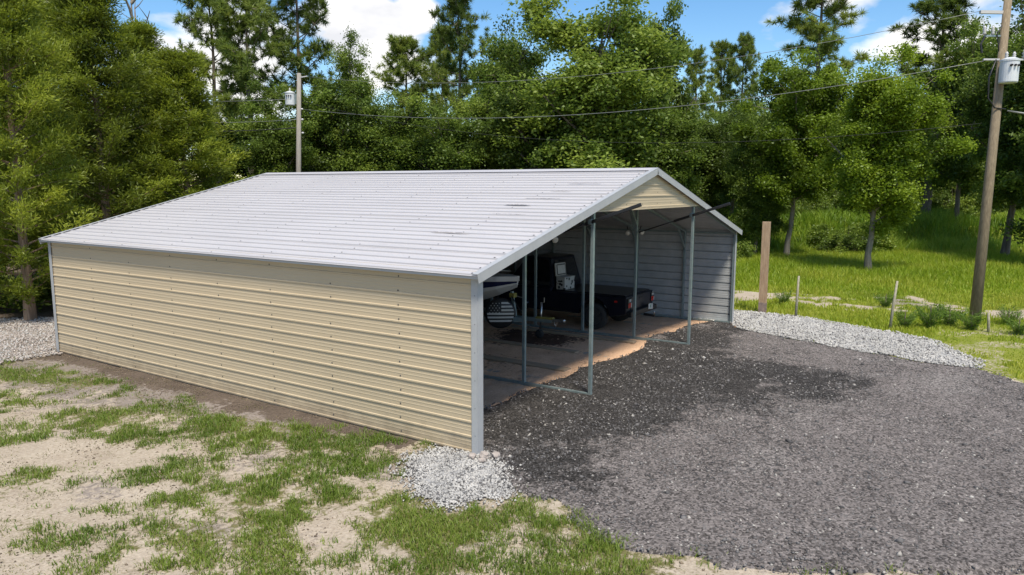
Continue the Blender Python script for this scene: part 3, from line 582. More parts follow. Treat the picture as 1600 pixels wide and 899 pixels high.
for s, (b0, b1, t0, t1) in ((-1, (cb[0], cb[3], ct[0], ct[3])), (1, (cb[1], cb[2], ct[1], ct[2]))):
    for a, b in ((.03, .44), (.46, .80)):
        tp(pane(MB(), (lerp(b0, b1, a), lerp(b0, b1, b), lerp(t0, t1, min(b*1.05, .95)), lerp(t0, t1, a+.03)), .86, .008), 'side_window', M['glass'], cab)
    for yd in (.05, .72):
        h_ = MB().box((s*(HWd+.012), yd, .93), (.03, .15, .03)); d_ = tp(MB().box((s*(HWd+.002), yd+.12, .76), (.012, .62, .52)), 'door', M['navy'], bevel=.005); h_.build('door_handle', M['black'], d_)
    tp(MB().box((s*1.03, .95, 1.16), (.18, .10, .15)), 'mirror', M['black'], bevel=.02)
    # wheels
    for yc in wy:
        wl = empty('wheel', (s*.80, yc, .38)); wl.parent = tk
        MB().lathe([(.24, -.11), (.36, -.115), (.38, -.08), (.385, 0), (.38, .08), (.36, .115), (.24, .11)], (0, 0, 0), (1, 0, 0), 28).build('tyre', M['rubber'], wl, smooth=True)
        rm = MB().lathe([(.24, -.116*1), (.22, -.09), (.05, -.085), (.05, .085), (.22, .09), (.24, .116)], (0, 0, 0), (1, 0, 0), 20)
        for k in range(5):
            a = k*1.2566; rm.bar((s*.118, 0, 0), (s*.112, .23*math.cos(a), .23*math.sin(a)), .03, .055)
        rm.build('rim', material('rim_grey', (.12, .12, .125), .35, .8) if 'rim_grey' not in bpy.data.materials else bpy.data.materials['rim_grey'], wl)
    tl = tp(MB().box((s*.80, y0-.012, .82), (.22, .05, .27)), 'tail_light', M['black'], bevel=.008)
    for k in range(3): MB().box((s*.80-.07+k*.06, y0-.041, .77), (.038, .012, .13)).build('red_bar', M['red'], tl)
    for k in range(2): MB().box((s*.80-.02+k*.065, y0-.041, .90), (.036, .012, .07)).build('clear_bar', M['white'], tl)
    MB().box((s*.80+.095, y0-.041, .77), (.03, .012, .12)).build('clear_bar', M['white'], tl)
tp(MB().box((0, y0-.008, .80), (1.32, .03, .36)), 'tailgate', M['navy'], bevel=.01)
tp(MB().box((0, y0-.028, .90), (.24, .014, .06)), 'tailgate_handle', M['black'], bevel=.005)
tp(MB().prism([(y0-.14, .46), (y0-.14, .60), (y0+.02, .62), (y0+.02, .44)], -.90, .90), 'bumper', M['black'], bevel=.02)
lp = tp(MB().box((.40, y0-.152, .60), (.31, .012, .16), Matrix.Rotation(.12, 3, 'Y')), 'license_plate', M['white'], bevel=.003)
MB().box((.38, y0-.16, .61), (.07, .006, .09)).build('plate_print', material('plate_print', (.10, .25, .20), .5), lp)
hi_ = tp(MB().bar((.05, y0-.1, .42), (.05, y0-.42, .40), .06), 'hitch', M['black']); MB().lathe([(.012, 0), (.014, .05), (.03, .07), (.03, .10), (.01, .115)], (.05, y0-.40, .42), (0, 0, 1), 12).build('hitch_ball', M['chrome'], hi_, smooth=True)
tp(MB().box((.86, y0-.02, .93), (.06, .012, .08)), 'reflector', M['white'])
tp(MB().box((-HWd-.006, -2.30, .86), (.012, .09, .05)), 'side_marker', M['red'])
tp(MB().tube([(-HWd-.02, -.25, .5), (-HWd-.02, -1.05, .45)], .03, 8), 'side_step', M['black'])
# ------------------------------------------------------------------ cooler on the bed
cl = empty('cooler_box', (10.05, 4.10, 1.035), R_(-6)); tag(cl, 'white sticker covered cooler with raised lid on the truck bed', 'cooler')
skm = bpy.data.materials.new('sticker_white'); skm.use_nodes = True; nt = skm.node_tree; pb = nt.nodes['Principled BSDF']; vt = nt.nodes.new('ShaderNodeTexVoronoi'); vt.inputs['Scale'].default_value = 9
tx = nt.nodes.new('ShaderNodeTexCoord'); nt.links.new(tx.outputs['Object'], vt.inputs['Vector']); vr = nt.nodes.new('ShaderNodeValToRGB'); vr.color_ramp.interpolation = 'CONSTANT'
vr.color_ramp.elements[0].color = (.02, .02, .02, 1); vr.color_ramp.elements[1].position = .36; vr.color_ramp.elements[1].color = (.45, .45, .43, 1); nt.links.new(vt.outputs['Distance'], vr.inputs[0]); nt.links.new(vr.outputs[0], pb.inputs['Base Color'])
MB().box((0, 0, .175), (.50, .31, .35)).build('tub', skm, cl, bevel=.025)
MB().box((0, 0, .358), (.52, .33, .03)).build('rim', M['white'], cl, bevel=.012)
RX = Matrix.Rotation(-.12, 3, 'X')
ld = MB().box((0, .185, .56), (.50, .05, .37), RX).build('lid', M['white'], cl, bevel=.018)
MB().box((0, .155, .56), (.43, .014, .31), RX).build('lid_gasket', M['black'], ld, bevel=.005)
MB().box((0, .148, .56), (.37, .014, .25), RX).build('lid_liner', M['white'], ld, bevel=.005)
for s in (-1, 1): MB().box((s*.262, 0, .24), (.03, .14, .045)).build('handle', M['black'], cl, bevel=.008)
# ------------------------------------------------------------------ boat on its trailer
BX = 7.62
bt = empty('motor_boat', (BX, 7.2, .62)); tag(bt, 'white and navy motor boat with its bow towards the opening', 'boat')
ns = 15; stn = []
for k in range(ns):
    t = k/(ns-1); y = -3.02+6.0*t**.95; b = 1.16*min(1, (t/.52)**.62) if t < .52 else 1.16-.1*(t-.52)
    b = max(b, .03); sh = 1.02-.20*t; ch = .30+.52*(1-t)**5.0; ke = .06+.66*(max(0, 1-t*2.6))**2.0
    stn.append((y, b, sh, ch, ke))
def row(s):
    y, b, sh, ch, ke = s; r = []
    for f, z in ((1.02, sh), (1.05, sh-.03), (1.04, sh-.13), (1.0, sh-.14), (.93, sh-.14-(sh-.14-ch)*.62), (.82, ch), (0.0, ke)): r.append((b*f, y+(-.02 if z > sh-.135 else .10*(sh-z)), z))
    return r
hb = MB(); mi_ = [0, 0, 0, 1, 0, 0]
for s in (-1, 1):
    for k in range(ns-1):
        A, B = row(stn[k]), row(stn[k+1])
        for j in range(6):
            hb.mat(mi_[j]); q_ = [A[j], A[j+1], B[j+1], B[j]]; hb.add([(s*p[0], p[1], p[2]) for p in q_], [(0, 1, 2, 3)])
A = row(stn[-1]); hb.mat(0).add([(p[0], p[1], p[2]) for p in A]+[(-p[0], p[1], p[2]) for p in A[:-1][::-1]], [tuple(range(13))])
A = row(stn[0]); hb.mat(0).add([(p[0], p[1], p[2]) for p in A]+[(-p[0], p[1], p[2]) for p in A[:-1][::-1]], [tuple(range(13))])
hull = hb.build('hull', [M['gel'], material('boat_navy', (.012, .016, .055), .2, 0, (2, (.016, .02, .06), .4, .7))], bt)
dk = MB()
for k in range(ns-1):
    (ya, ba, sa, _, _), (yb, bb, sb, _, _) = stn[k], stn[k+1]; ca = .10*min(1, ba); cb_ = .10*min(1, bb)
    for s in (-1, 1): dk.add([(0, ya, sa+ca), (s*ba*1.02, ya-.02, sa+.002), (s*bb*1.02, yb-.02, sb+.002), (0, yb, sb+cb_)], [(0, 1, 2, 3)])
dk.build('deck', M['gel'], bt)
wsh = MB()
for s in (-1, 1):
    wsh.add([(0, -1.35, 1.07), (s*.78, -.75, 1.0), (s*.70, -.45, 1.34), (0, -.95, 1.40)], [(0, 1, 2, 3)]); wsh.add([(s*.78, -.75, 1.0), (s*.92, .45, .96), (s*.82, .5, 1.22), (s*.70, -.45, 1.34)], [(0, 1, 2, 3)])
wsh.build('windshield', M['glass'], bt)
MB().tube([(-.80, -1.2, 1.02), (-.62, -1.9, 1.17), (-.30, -2.5, 1.16), (0, -2.78, 1.14), (.30, -2.5, 1.16), (.62, -1.9, 1.17), (.80, -1.2, 1.02)], .014, 6).build('bow_rail', M['chrome'], bt, smooth=True)
cv = MB()
cv.add([(-.95, .5, 1.0), (.95, .5, 1.0), (.98, 2.8, .9), (-.98, 2.8, .9), (-.8, .55, 1.3), (.8, .55, 1.3), (.8, 2.6, 1.1), (-.8, 2.6, 1.1)], [(4, 5, 6, 7), (0, 1, 5, 4), (1, 2, 6, 5), (2, 3, 7, 6), (3, 0, 4, 7)]); cv.build('cockpit_cover', M['black'], bt, bevel=.03)
en = MB().box((0, 3.2, .95), (.42, .52, .62)).build('outboard_motor', M['black'], bt, bevel=.08); MB().box((0, 3.15, .35), (.14, .22, .8)).build('motor_leg', M['black'], en, bevel=.03)
tr = empty('boat_trailer', (BX, 7.2, 0)); tag(tr, 'galvanized boat trailer with jack wheel and coupler under the boat', 'trailer')
for s in (-1, 1):
    MB().bar((s*.75, 2.6, .50), (s*.75, -1.2, .50), .07, .12).build('frame_beam', M['steel'], tr); MB().bar((s*.75, -1.2, .50), (s*.05, -3.2, .50), .07, .12).build('frame_beam', M['steel'], tr)
    MB().bar((s*.42, 2.3, .66), (s*.42, -.9, .70), .05, .12).build('bunk', M['board'], tr)
    for yw in (.7, 1.45):
        wl = empty('wheel', (s*1.02, yw, .33)); wl.parent = tr
        MB().lathe([(.19, -.09), (.31, -.095), (.33, 0), (.31, .095), (.19, .09)], (0, 0, 0), (1, 0, 0), 24).build('tyre', M['rubber'], wl, smooth=True); MB().lathe([(.19, -.092), (.05, -.05), (.05, .05), (.19, .092)], (0, 0, 0), (1, 0, 0), 18).build('rim', M['chrome'], wl)
    MB().prism([(.25, .55), (.35, .70), (1.8, .70), (1.9, .55), (1.84, .55), (1.77, .67), (.38, .67), (.31, .55)], s*1.02-.13, s*1.02+.13).build('fender', M['black'], tr)
for yy in (-1.0, .2, 1.1, 2.4): MB().bar((-.75, yy, .46), (.75, yy, .46), .06, .06).build('cross_beam', M['steel'], tr)
tg = MB().bar((0, -2.6, .52), (0, -4.05, .55), .09, .10).build('tongue', M['steel'], tr)
MB().bar((0, -3.6, .60), (0, -4.1, .61), .10, .05).build('strap_sleeve', M['olive'], tg)
cpl = MB().bar((0, -4.05, .56), (0, -4.38, .58), .08, .08).build('coupler', M['chrome'], tr, bevel=.01); MB().lathe([(.02, -.04), (.05, -.03), (.055, .02), (.03, .05)], (0, -4.40, .58), (0, 0, 1), 12).build('ball_cup', M['chrome'], cpl, smooth=True)
MB().tube([(0, -4.12, .53), (.02, -4.14, .44), (.0, -4.17, .38), (-.02, -4.19, .44), (0, -4.21, .53)], .012, 6).build('safety_chain', M['chrome'], tr)
jk = MB().tube([(.16, -3.62, .28), (.13, -3.66, .98)], .03, 10).build('jack', M['chrome'], tr, smooth=True)
MB().tube([(.13, -3.66, .96), (.10, -3.76, 1.00), (.10, -3.76, 1.12)], .012, 6).build('jack_handle', M['chrome'], jk)
MB().tube([(.16, -3.62, .32), (.18, -3.58, .12)], .022, 8).build('jack_leg', M['chrome'], jk)
MB().lathe([(.02, -.045), (.08, -.04), (.115, -.025), (.12, 0), (.115, .025), (.08, .04), (.02, .045)], (.18, -3.58, .13), (1, .15, 0), 20).build('jack_wheel', M['rubber'], jk, smooth=True)
wp = MB().bar((0, -2.95, .5), (0, -2.82, 1.22), .07).build('winch_post', M['steel'], tr); MB().box((0, -2.86, 1.12), (.16, .16, .12)).build('winch', M['olive'], wp, bevel=.02)
MB().tube([(.04, -2.9, 1.1), (.14, -3.1, 1.05), (.16, -3.2, .92), (.12, -3.25, .95)], .014, 6).build('winch_crank', M['chrome'], wp)
MB().bar((-.12, -2.9, 1.10), (-.25, -3.3, .72), .04, .008).build('winch_strap', M['black'], wp)
# spare wheel with the printed flag cover on the tongue
sp = empty('spare_wheel', (-.30, -2.66, .66)); sp.parent = tr
ax = Vector((-.80, -.60, .05)).normalized()
MB().lathe([(.20, -.10), (.37, -.10), (.405, -.05), (.41, 0), (.40, .05), (.37, .075), (.05, .09)], (0, 0, 0), ax, 32).build('cover', M['black'], sp, smooth=True)
hx = ax.cross(Vector((0, 0, 1))).normalized() * -1
if hx.dot(Vector((.8378, -.5458, 0))) < 0 and False: hx = -hx
# viewed from outside, left of the print is the side towards the far end of the carport
hx = Vector((0, 0, 1)).cross(ax).normalized(); hz = ax.cross(hx)
fp = MB()
def disc(u, v): return hx*u+hz*v+ax*(.094-.018*((u*u+v*v)/.1369))
for k in range(7):
    v0, v1 = .30-k*.095, .30-k*.095-.048
    if k > 5: break
    umin = 0.02 if k < 3 else -1
    def ext(v): return math.sqrt(max(.0, .355**2-v*v))
    a0, a1 = max(umin, -ext(v0)), max(umin, -ext(v1)); n = 8
    for j in range(n):
        t0, t1 = j/n, (j+1)/n; f = lambda a, b, t: a+(b-a)*t
        fp.add([disc(f(a0, ext(v0), t0), v0), disc(f(a0, ext(v0), t1), v0), disc(f(a1, ext(v1), t1), v1), disc(f(a1, ext(v1), t0), v1)], [(0, 1, 2, 3)])
for r_ in range(5):
    for c_ in range(4):
        u, v = -.29+c_*.085+(r_ % 2)*.04, .27-r_*.062
        if math.hypot(u, v) < .34 and u < -.01:
            fp.add([disc(u+(.019 if k % 2 == 0 else .008)*math.sin(k*math.pi/5), v+(.019 if k % 2 == 0 else .008)*math.cos(k*math.pi/5)) for k in range(10)], [tuple(range(10))])
fp.build('flag_print', M['white'], sp)['kind'] = 'stuff'; MB().bar((0, 0, -.1), (.30, -.1, -.12), .05).build('spare_bracket', M['steel'], sp)
# ------------------------------------------------------------------ trees
def unit(v): return v/np.maximum(np.linalg.norm(v, axis=-1, keepdims=True), 1e-9)
def leaves(cent, rad, per, ll, lw, tint, rg, mode='round', axis=None, flat=.7):
    """leaf faces round clump centres; tint is one value a clump, so clumps read light and dark"""
    n = len(cent)*per; C = np.repeat(cent, per, 0); Rd = np.repeat(rad, per)[:, None]; T = np.repeat(tint, per)+rg.normal(0, .10, n)
    if mode == 'needle':
        d = unit(rg.normal(0, 1, (n, 3))+np.repeat(axis, per, 0)*.9); a = d*Rd; P = C+a*.55
    elif mode == 'spray':
        A = np.repeat(axis, per, 0); off = rg.normal(0, 1, (n, 3))*np.array([.5, .5, .26])*Rd+A*Rd*rg.uniform(-.9, .9, (n, 1)); P = C+off
        d = unit(A*.9+rg.normal(0, .55, (n, 3))+off*.5/np.maximum(Rd, .01)); a = d*ll*.5*rg.uniform(.6, 1.4, (n, 1))
    else:
        off = rg.normal(0, .45, (n, 3))*np.array([1, 1, flat]); P = C+off*Rd; d = unit(rg.normal(0, 1, (n, 3))*np.array([1, 1, .6])); a = d*ll*.5*rg.uniform(.6, 1.35, (n, 1))
    nz = unit(rg.normal(0, 1, (n, 3))*.8+np.array([0, 0, .9])); b = unit(np.cross(nz, d))*lw*.5
    V = np.stack([P-a, P+b, P+a, P-b], 1).reshape(-1, 3); F = np.arange(4*n).reshape(-1, 4)
    return V, F, np.repeat(np.clip(T, 0, 1), 4)
class Tree: pass
def limb(mb, p, d, ln, r, rr, bend=.25, n=5, lift=.1, taper=.35):
    pts = [Vector(p)]; d = Vector(d).normalized()
    for k in range(n):
        d = (d+Vector((rr.uniform(-bend, bend), rr.uniform(-bend, bend), rr.uniform(-bend, bend)+lift))*.5).normalized(); pts.append(pts[-1]+d*ln/n)
    mb.tube(pts, [r*(1-(1-taper)*k/n) for k in range(n+1)], 6, False); return pts
def make_tree(kind, seed, h, w, bare, bark, leaf, dens=1.0):
    rr = random.Random(seed); rg = np.random.default_rng(seed); mb = MB(); C = []; Rd = []; A = []; T = []
    r0 = h*.0125+.03
    nseg = 9; pts = [Vector((0, 0, -.3))]; ln = h*(.97 if kind != 'oak' else .72)
    for k in range(nseg): pts.append(Vector((pts[-1].x+rr.uniform(-1, 1)*h*.006*(1.6 if kind == 'oak' else 1), pts[-1].y+rr.uniform(-1, 1)*h*.006*(1.6 if kind == 'oak' else 1), ln*(k+1)/nseg)))
    mb.tube(pts, [r0*1.35]+[r0*(1-.86*k/nseg) for k in range(1, nseg+1)], 9, False)
    def at(z):
        f = max(0, min(.999, z/ln))*nseg; k = int(f); return pts[k].lerp(pts[k+1], f-k)
    def clump(p, r, ax=None, t=None): C.append(tuple(p)); Rd.append(r); A.append(tuple(ax or (0, 0, 1))); T.append(t if t is not None else rr.gauss(.46, .17))
    if kind == 'oak':
        lsz = (.14, .165, .19, .15)[seed % 4]
        for k in range(int(15*dens)+5):
            z = bare*h+(.70*h-bare*h)*(k+.5)/(int(15*dens)+5); an = k*2.4+rr.uniform(-.5, .5); reach = w*(rr.uniform(.38, 1.18) if bare < .18 else rr.uniform(.28, 1.45))*(1-.35*abs((z-bare*h)/(.7*h-bare*h)-.4))
            p = at(z); el = .25+.75*(z/(.7*h))**1.5*rr.uniform(.5, 1.2)
            b = limb(mb, p, (math.cos(an), math.sin(an), el), reach/math.cos(math.atan(el))*.9, r0*.38, rr, .35, 5, .12)
            for m_ in range(2, 6):
                for _ in range(2):
                    dd = Vector((rr.gauss(0, 1), rr.gauss(0, 1), rr.gauss(.25, .6))).normalized(); l2 = w*rr.uniform(.15, .42)
                    e = limb(mb, b[m_], dd, l2, r0*.12, rr, .4, 3, .05, .3)
                    tt = rr.gauss(.46, .17)
                    clump(e[-1], w*rr.uniform(.17, .30), None, tt); clump(e[2], w*rr.uniform(.13, .24), None, tt-.08)
        for _ in range(12): 
            p = at(ln)+Vector((rr.gauss(0, .35*w), rr.gauss(0, .35*w), rr.uniform(-.02*h, .24*h))); p.z = min(p.z, h*.96); clump(p, w*rr.uniform(.18, .3))
            limb(mb, at(ln*.95), (p-at(ln*.95)), (p-at(ln*.95)).length, r0*.15, rr, .2, 3)
        V, F, t = leaves(np.array(C), np.array(Rd), int((215*dens+45)*(.155/lsz)**1.3), lsz, lsz*.58, np.array(T), rg)
    elif kind == 'cedar':
        nb = 120
        for k in range(nb):
            z = h*(bare+(1-bare)*((k+.5)/nb)**.9); f = (z/h-bare)/(1-bare); an = k*2.39996+rr.uniform(-.3, .3)
            reach = w*(1.05*(1-f)**.75+.07)*rr.uniform(.6, 1.15)*(.55+.45*min(1, f*5)); up_ = .15+.7*f
            b = limb(mb, at(min(z, ln)), (math.cos(an), math.sin(an), up_), reach, r0*.22*(1-.6*f), rr, .25, 5, .03, .2)
            tt = rr.gauss(.42, .13)
            for m_ in range(2, 6):
                base = b[m_]; dirv = (b[m_]-b[m_-1]).normalized(); q_ = m_/5
                for _ in range(5):
                    ax = (dirv*.7+Vector((rr.gauss(0, .6), rr.gauss(0, .6), rr.gauss(.22, .35)))).normalized(); L_ = rr.uniform(.16, .34)*w*.42
                    clump(base+ax*L_, rr.uniform(.20, .34), ax, tt+.20*(q_-.6)+rr.gauss(0, .07))
        V, F, t = leaves(np.array(C), np.array(Rd), int(36*dens), .14, .034, np.array(T), rg, 'spray', np.array(A))
    elif kind == 'pine':
        nb = 28
        for k in range(nb):
            z = h*(bare+(.99-bare)*(k+.5)/nb); f = (z/h-bare)/(1-bare); an = k*2.4+rr.uniform(-.5, .5); reach = w*rr.uniform(.55, 1.1)*(math.sin(math.pi*min(1, .22+.80*f))**.8+.08)
            b = limb(mb, at(min(z, ln)), (math.cos(an), math.sin(an), .15+.5*f), reach, r0*.20*(1-.5*f), rr, .35, 5, .14, .25); tt = rr.gauss(.45, .15)
            for m_ in range(2, 6):
                for _ in range(3):
                    d = Vector((rr.gauss(0, 1), rr.gauss(0, 1), rr.gauss(.5, .5))).normalized(); e = limb(mb, b[m_], d, rr.uniform(.25, .75), r0*.07, rr, .3, 2, .2, .4)
                    clump(e[-1], rr.uniform(.20, .32), tuple((e[-1]-e[0]).normalized()), tt+rr.gauss(0, .08))
                    clump(e[1], rr.uniform(.18, .28), tuple(d), tt-.06)
        V, F, t = leaves(np.array(C), np.array(Rd), int(40*dens), .3, .034, np.array(T), rg, 'needle', np.array(A))
    elif kind == 'bush':
        for k in range(46):
            an = rr.uniform(0, 6.28); rad = w*math.sqrt(rr.random()); z = h*(.12+.78*rr.random()*(1-.6*(rad/w)**2)); clump((rad*math.cos(an), rad*math.sin(an), z), w*rr.uniform(.16, .30))
            limb(mb, (0, 0, 0), (rad*math.cos(an), rad*math.sin(an), z), math.hypot(rad, z), r0*.3, rr, .2, 3)
        V, F, t = leaves(np.array(C), np.array(Rd), int(170*dens), .15, .08, np.array(T), rg)
    elif kind == 'weed':
        for k in range(15):
            an = k*2.4; b = limb(mb, (0, 0, 0), (math.cos(an)*.5, math.sin(an)*.5, 1.0), h*rr.uniform(.6, 1.1), .006, rr, .25, 5, .05, .3); tt = rr.gauss(.5, .15)
            for m_ in range(1, 6): clump(b[m_], .085, tuple((b[m_]-b[m_-1]).normalized()), tt)
        V, F, t = leaves(np.array(C), np.array(Rd), 16, .09, .016, np.array(T), rg, 'spray', np.array(A))
    else:   # dead snag
        for k in range(9):
            an = k*2.4; z = h*(.55+.05*k); b = limb(mb, at(z), (math.cos(an), math.sin(an), 1.2), h*.16, r0*.4, rr, .5, 5, .1, .15)
            for m_ in (2, 4): limb(mb, b[m_], (rr.gauss(0, 1), rr.gauss(0, 1), .7), h*.07, r0*.14, rr, .4, 3, .1, .2)
        V = None
    o = Tree(); o.h = h; o.w = w
    me = bpy.data.meshes.new('trunk'); me.from_pydata(mb.v, [], mb.f); me.materials.append(bark); me.polygons.foreach_set('use_smooth', [True]*len(me.polygons)); me.update(); o.trunk = me
    o.crown = npmesh('crown', V, F, leaf, False, {'tint': t}) if V is not None else None
    return o
KIND = {
 'cedar': [make_tree('cedar', 11+s, 10.5, 2.5, .06, M['cedarbark'], M['cedarleaf']) for s in range(3)],
 'pine': [make_tree('pine', 31+s, 16, 2.5, b_, M['bark'], M['pineleaf']) for s, b_ in enumerate((.42, .5, .46))],
 'oak': [make_tree('oak', 51+s, 11, 2.9, b_, M['bark'], M['oakleaf']) for s, b_ in enumerate((.12, .2, .16, .1))],
 'lite': [make_tree('oak', 71+s, 11, 2.7, b_, M['barkpale'], M['liteleaf'], 1.1) for s, b_ in enumerate((.24, .21))],
 'bush': [make_tree('bush', 81+s, 2.2, 1.7, 0, M['bark'], M['oakleaf']) for s in range(2)],
 'weed': [make_tree('weed', 91+s, .6, .42, 0, M['bark'], M['weed']) for s in range(2)],
 'snag': [make_tree('snag', 99, 12.9, .8, .5, M['barkpale'], None)],
}
def plant(name, kind, v, x, y, h, wd, label, cat='tree', group=None, rz=None):
    t = KIND[kind][v % len(KIND[kind])]; rr = random.Random(int(x*97+y*31)); o = empty(name, (x, y, terr1(x, y)), rz if rz is not None else rr.uniform(0, 6.28))
    sz = h/t.h; sx = wd/t.w
    for nm, me in (('trunk', t.trunk), ('crown', t.crown)):
        if me is None: continue
        c = link(nm, me, o); c.scale = (sx, sx, sz)
        if nm == 'trunk': c.scale = (sx, sx, sz)
    return tag(o, label, cat, group)
G1, G2, G3, G4 = 'feathery cedars left of the carport', 'tall pines above the tree line', 'leafy trees behind the carport', 'trees standing at the grassy field'
TREES = [
 ('cedar_tree','cedar',0,1.59,17.44,10.6,2.3,'feathery cedar with stringy brown trunk beside the carport far left corner',G1),
 ('cedar_tree','cedar',1,5.85,20.87,10.9,3.0,'broad feathery cedar just behind the low left end of the roof',G1),
 ('cedar_tree','cedar',2,8.68,20.23,8.9,2.9,'shorter bright green cedar closest to the roof left of the grey utility pole',G1),
 ('cedar_tree','cedar',0,10.70,26.37,10.9,2.8,'yellow green cedar rising behind the shorter cedar by the roof',G1),
 ('cedar_tree','cedar',2,.9,22.6,11.2,2.8,'cedar cut off by the left edge of the picture',G1),
 ('cedar_tree','cedar',1,7.56,27.50,11.6,2.9,'tall cedar in the second row behind the broad feathery cedar',G1),
 ('cedar_tree','cedar',2,4.2,25.6,11.3,2.9,'cedar in the second row above the brown cedar trunk',G1),
 ('pine_tree','pine',0,19.98,34.32,16.8,2.4,'leftmost tall pine with open crown rising over the cedars',G2),
 ('pine_tree','pine',1,19.88,30.77,15.3,2.6,'dense yellow green pine left of the grey utility pole',G2),
 ('pine_tree','pine',2,24.29,31.40,18.6,2.8,'tall pine whose trunk shows directly above the grey utility pole',G2),
 ('dead_tree','snag',0,11.75,28.46,13.1,.8,'bare dead treetop poking out of the cedars against blue sky',None),
 ('pine_tree','pine',0,31.51,24.01,17.2,2.4,'slender tall pine standing alone right of the left white cloud',G2),
 ('oak_tree','oak',1,26.17,28.51,13.6,2.3,'rounded tree right of the utility pole below the left cloud',G3),
 ('pine_tree','pine',1,29.55,27.03,13.6,2.5,'shorter pine just left of the slender tall pine',G2),
 ('pine_tree','pine',2,35.50,28.98,15.4,2.1,'small pine half hidden behind the slender tall pine',G2),
 ('oak_tree','oak',2,29.99,18.94,15.2,3.0,'tall spreading oak left of the largest oak in the centre',G3),
 ('oak_tree','oak',0,25.68,10.77,14.8,4.3,'largest dark green oak rising over the right end of the roof',G3),
 ('oak_tree','oak',3,32.6,10.2,14.6,1.9,'tall oak with limbs reaching over the right white cloud',G3),
 ('oak_tree','oak',1,17.84,26.51,9.6,2.4,'leafy tree directly behind the grey utility pole',G3),
 ('oak_tree','oak',3,20.98,25.38,10.0,2.5,'leafy tree just right of the grey utility pole above the roof',G3),
 ('oak_tree','oak',0,22.04,21.91,9.6,2.8,'leafy tree above the middle of the ridge, third from the utility pole',G3),
 ('oak_tree','oak',2,22.81,18.87,8.9,2.7,'low leafy tree above the ridge under the slender tall pine',G3),
 ('oak_tree','oak',1,26.01,17.67,9.5,3.0,'leafy tree above the ridge below the tall spreading oak',G3),
 ('oak_tree','oak',3,25.4,14.2,9.8,2.8,'leafy tree crowding the left side of the largest oak',G3),
 ('oak_tree','oak',2,29.13,9.17,9.0,2.8,'leafy tree above the gable peak, right of the largest oak',G3),
 ('oak_tree','oak',0,36.37,9.14,8.9,2.6,'olive green tree right of the gable peak below the far pines',G3),
 ('oak_tree','oak',1,41.50,8.66,8.5,2.5,'grey green tree between the gable and the light green tree',G3),
 ('pine_tree','pine',0,74.48,22.75,17.7,2.4,'leftmost of three far small pines under the right cloud','far pines under the right cloud'),
 ('pine_tree','pine',1,78.89,21.52,19.2,2.3,'middle one of three far small pines under the right cloud','far pines under the right cloud'),
 ('pine_tree','pine',2,77.20,18.57,19.2,2.6,'rightmost of three far small pines under the right cloud','far pines under the right cloud'),
 ('slender_tree','lite',0,34.26,3.32,11.7,2.6,'yellow green tree with thin mossy trunk right of the square wooden post',G4),
 ('pine_tree','pine',1,50.82,5.44,18.8,3.5,'wide dense pine rising behind the yellow green tree',G2),
 ('slender_tree','lite',1,29.34,-1.53,10.7,2.55,'bright green tree with pale trunk in the middle of the field',G4),
 ('pine_tree','pine',0,50.98,-2.20,16.3,3.4,'pine with rounded top between the bright green tree and right utility pole',G2),
 ('oak_tree','oak',2,47.52,-4.29,13.8,2.8,'olive tree left of the utility pole with grey branches',G4),
 ('oak_tree','oak',1,41.43,-6.95,15.0,3.6,'dark oak with thick trunk right of the brown utility pole',G4),
 ('oak_tree','oak',3,36.5,-9.6,11.9,3.0,'dark tree cut off by the right edge of the picture',G4),
 ('oak_tree','oak',0,34.0,5.0,8.2,1.9,'small dark tree standing behind the square wooden post',G4),
 ('oak_tree','oak',3,48.76,8.61,9.0,2.8,'shadowy tree above the bank left of the mossy trunk',G4),
 ('oak_tree','oak',0,53.73,4.67,11.2,3.8,'tree behind the bank between the mossy and pale trunks',G4),
 ('oak_tree','oak',2,56.78,-.02,11.3,3.5,'tree behind the bank just right of the pale trunk',G4),
 ('oak_tree','oak',1,59.0,-3.42,10.3,3.8,'tree behind the bank left of the brown utility pole',G4),
 ('oak_tree','oak',3,60.94,-6.41,9.8,3.6,'tree behind the bank right of the brown utility pole',G4),
]
for nm, kd, v, x, y, h, wd_, lb, gp in TREES: plant(nm, kd, v, x, y, h, wd_, lb, 'tree', gp, .7*v+x)
FAR = [(11.4,54.9),(13.7,55.0),(12.0,44.7),(14.3,44.8),(16.8,44.8),(19.3,44.6),(16.8,37.6),(21.9,35.8),(38.8,51.6),(36.7,43.7),(42.3,44.4),(39.8,37.1),(45.7,37.4),(42.8,30.7),(48.9,30.6),(55.3,30.0),(52.0,23.9),(58.7,22.9),(55.0,17.5),(62.0,16.0),(57.9,11.2),(65.2,9.3),(60.7,5.1),(68.2,2.8),(63.4,-.9),(71.1,-3.5),(66,-9.5),(73.9,-9.7),(2,36),(7,38),(-3,31),(-4,26),(62,-13),(55,-12)]
for k, (x, y) in enumerate(FAR): plant('forest_tree', 'oak', k, x, y, 8.8+(k*37 % 17)*.12, 3.6, 'dark leafy tree of the far forest line closing the view', 'tree', 'far forest line')
for k, (x, y, h, wd_) in enumerate([(0.2,20.5,2.6,2.0),(3.6,19.0,2.0,1.6),(-2.6,21.5,2.6,2.2),(6.5,17.9,2.0,1.7)]): plant('understory_bush', 'bush', k, x, y, h, wd_, ['dark bush left of the brown cedar trunk', 'dark bush right of the brown cedar trunk at the carport corner', 'dark bush at the left picture edge behind the pale gravel', 'bush hidden behind the far end of the carport'][k], 'bush', 'bushes under the cedars')
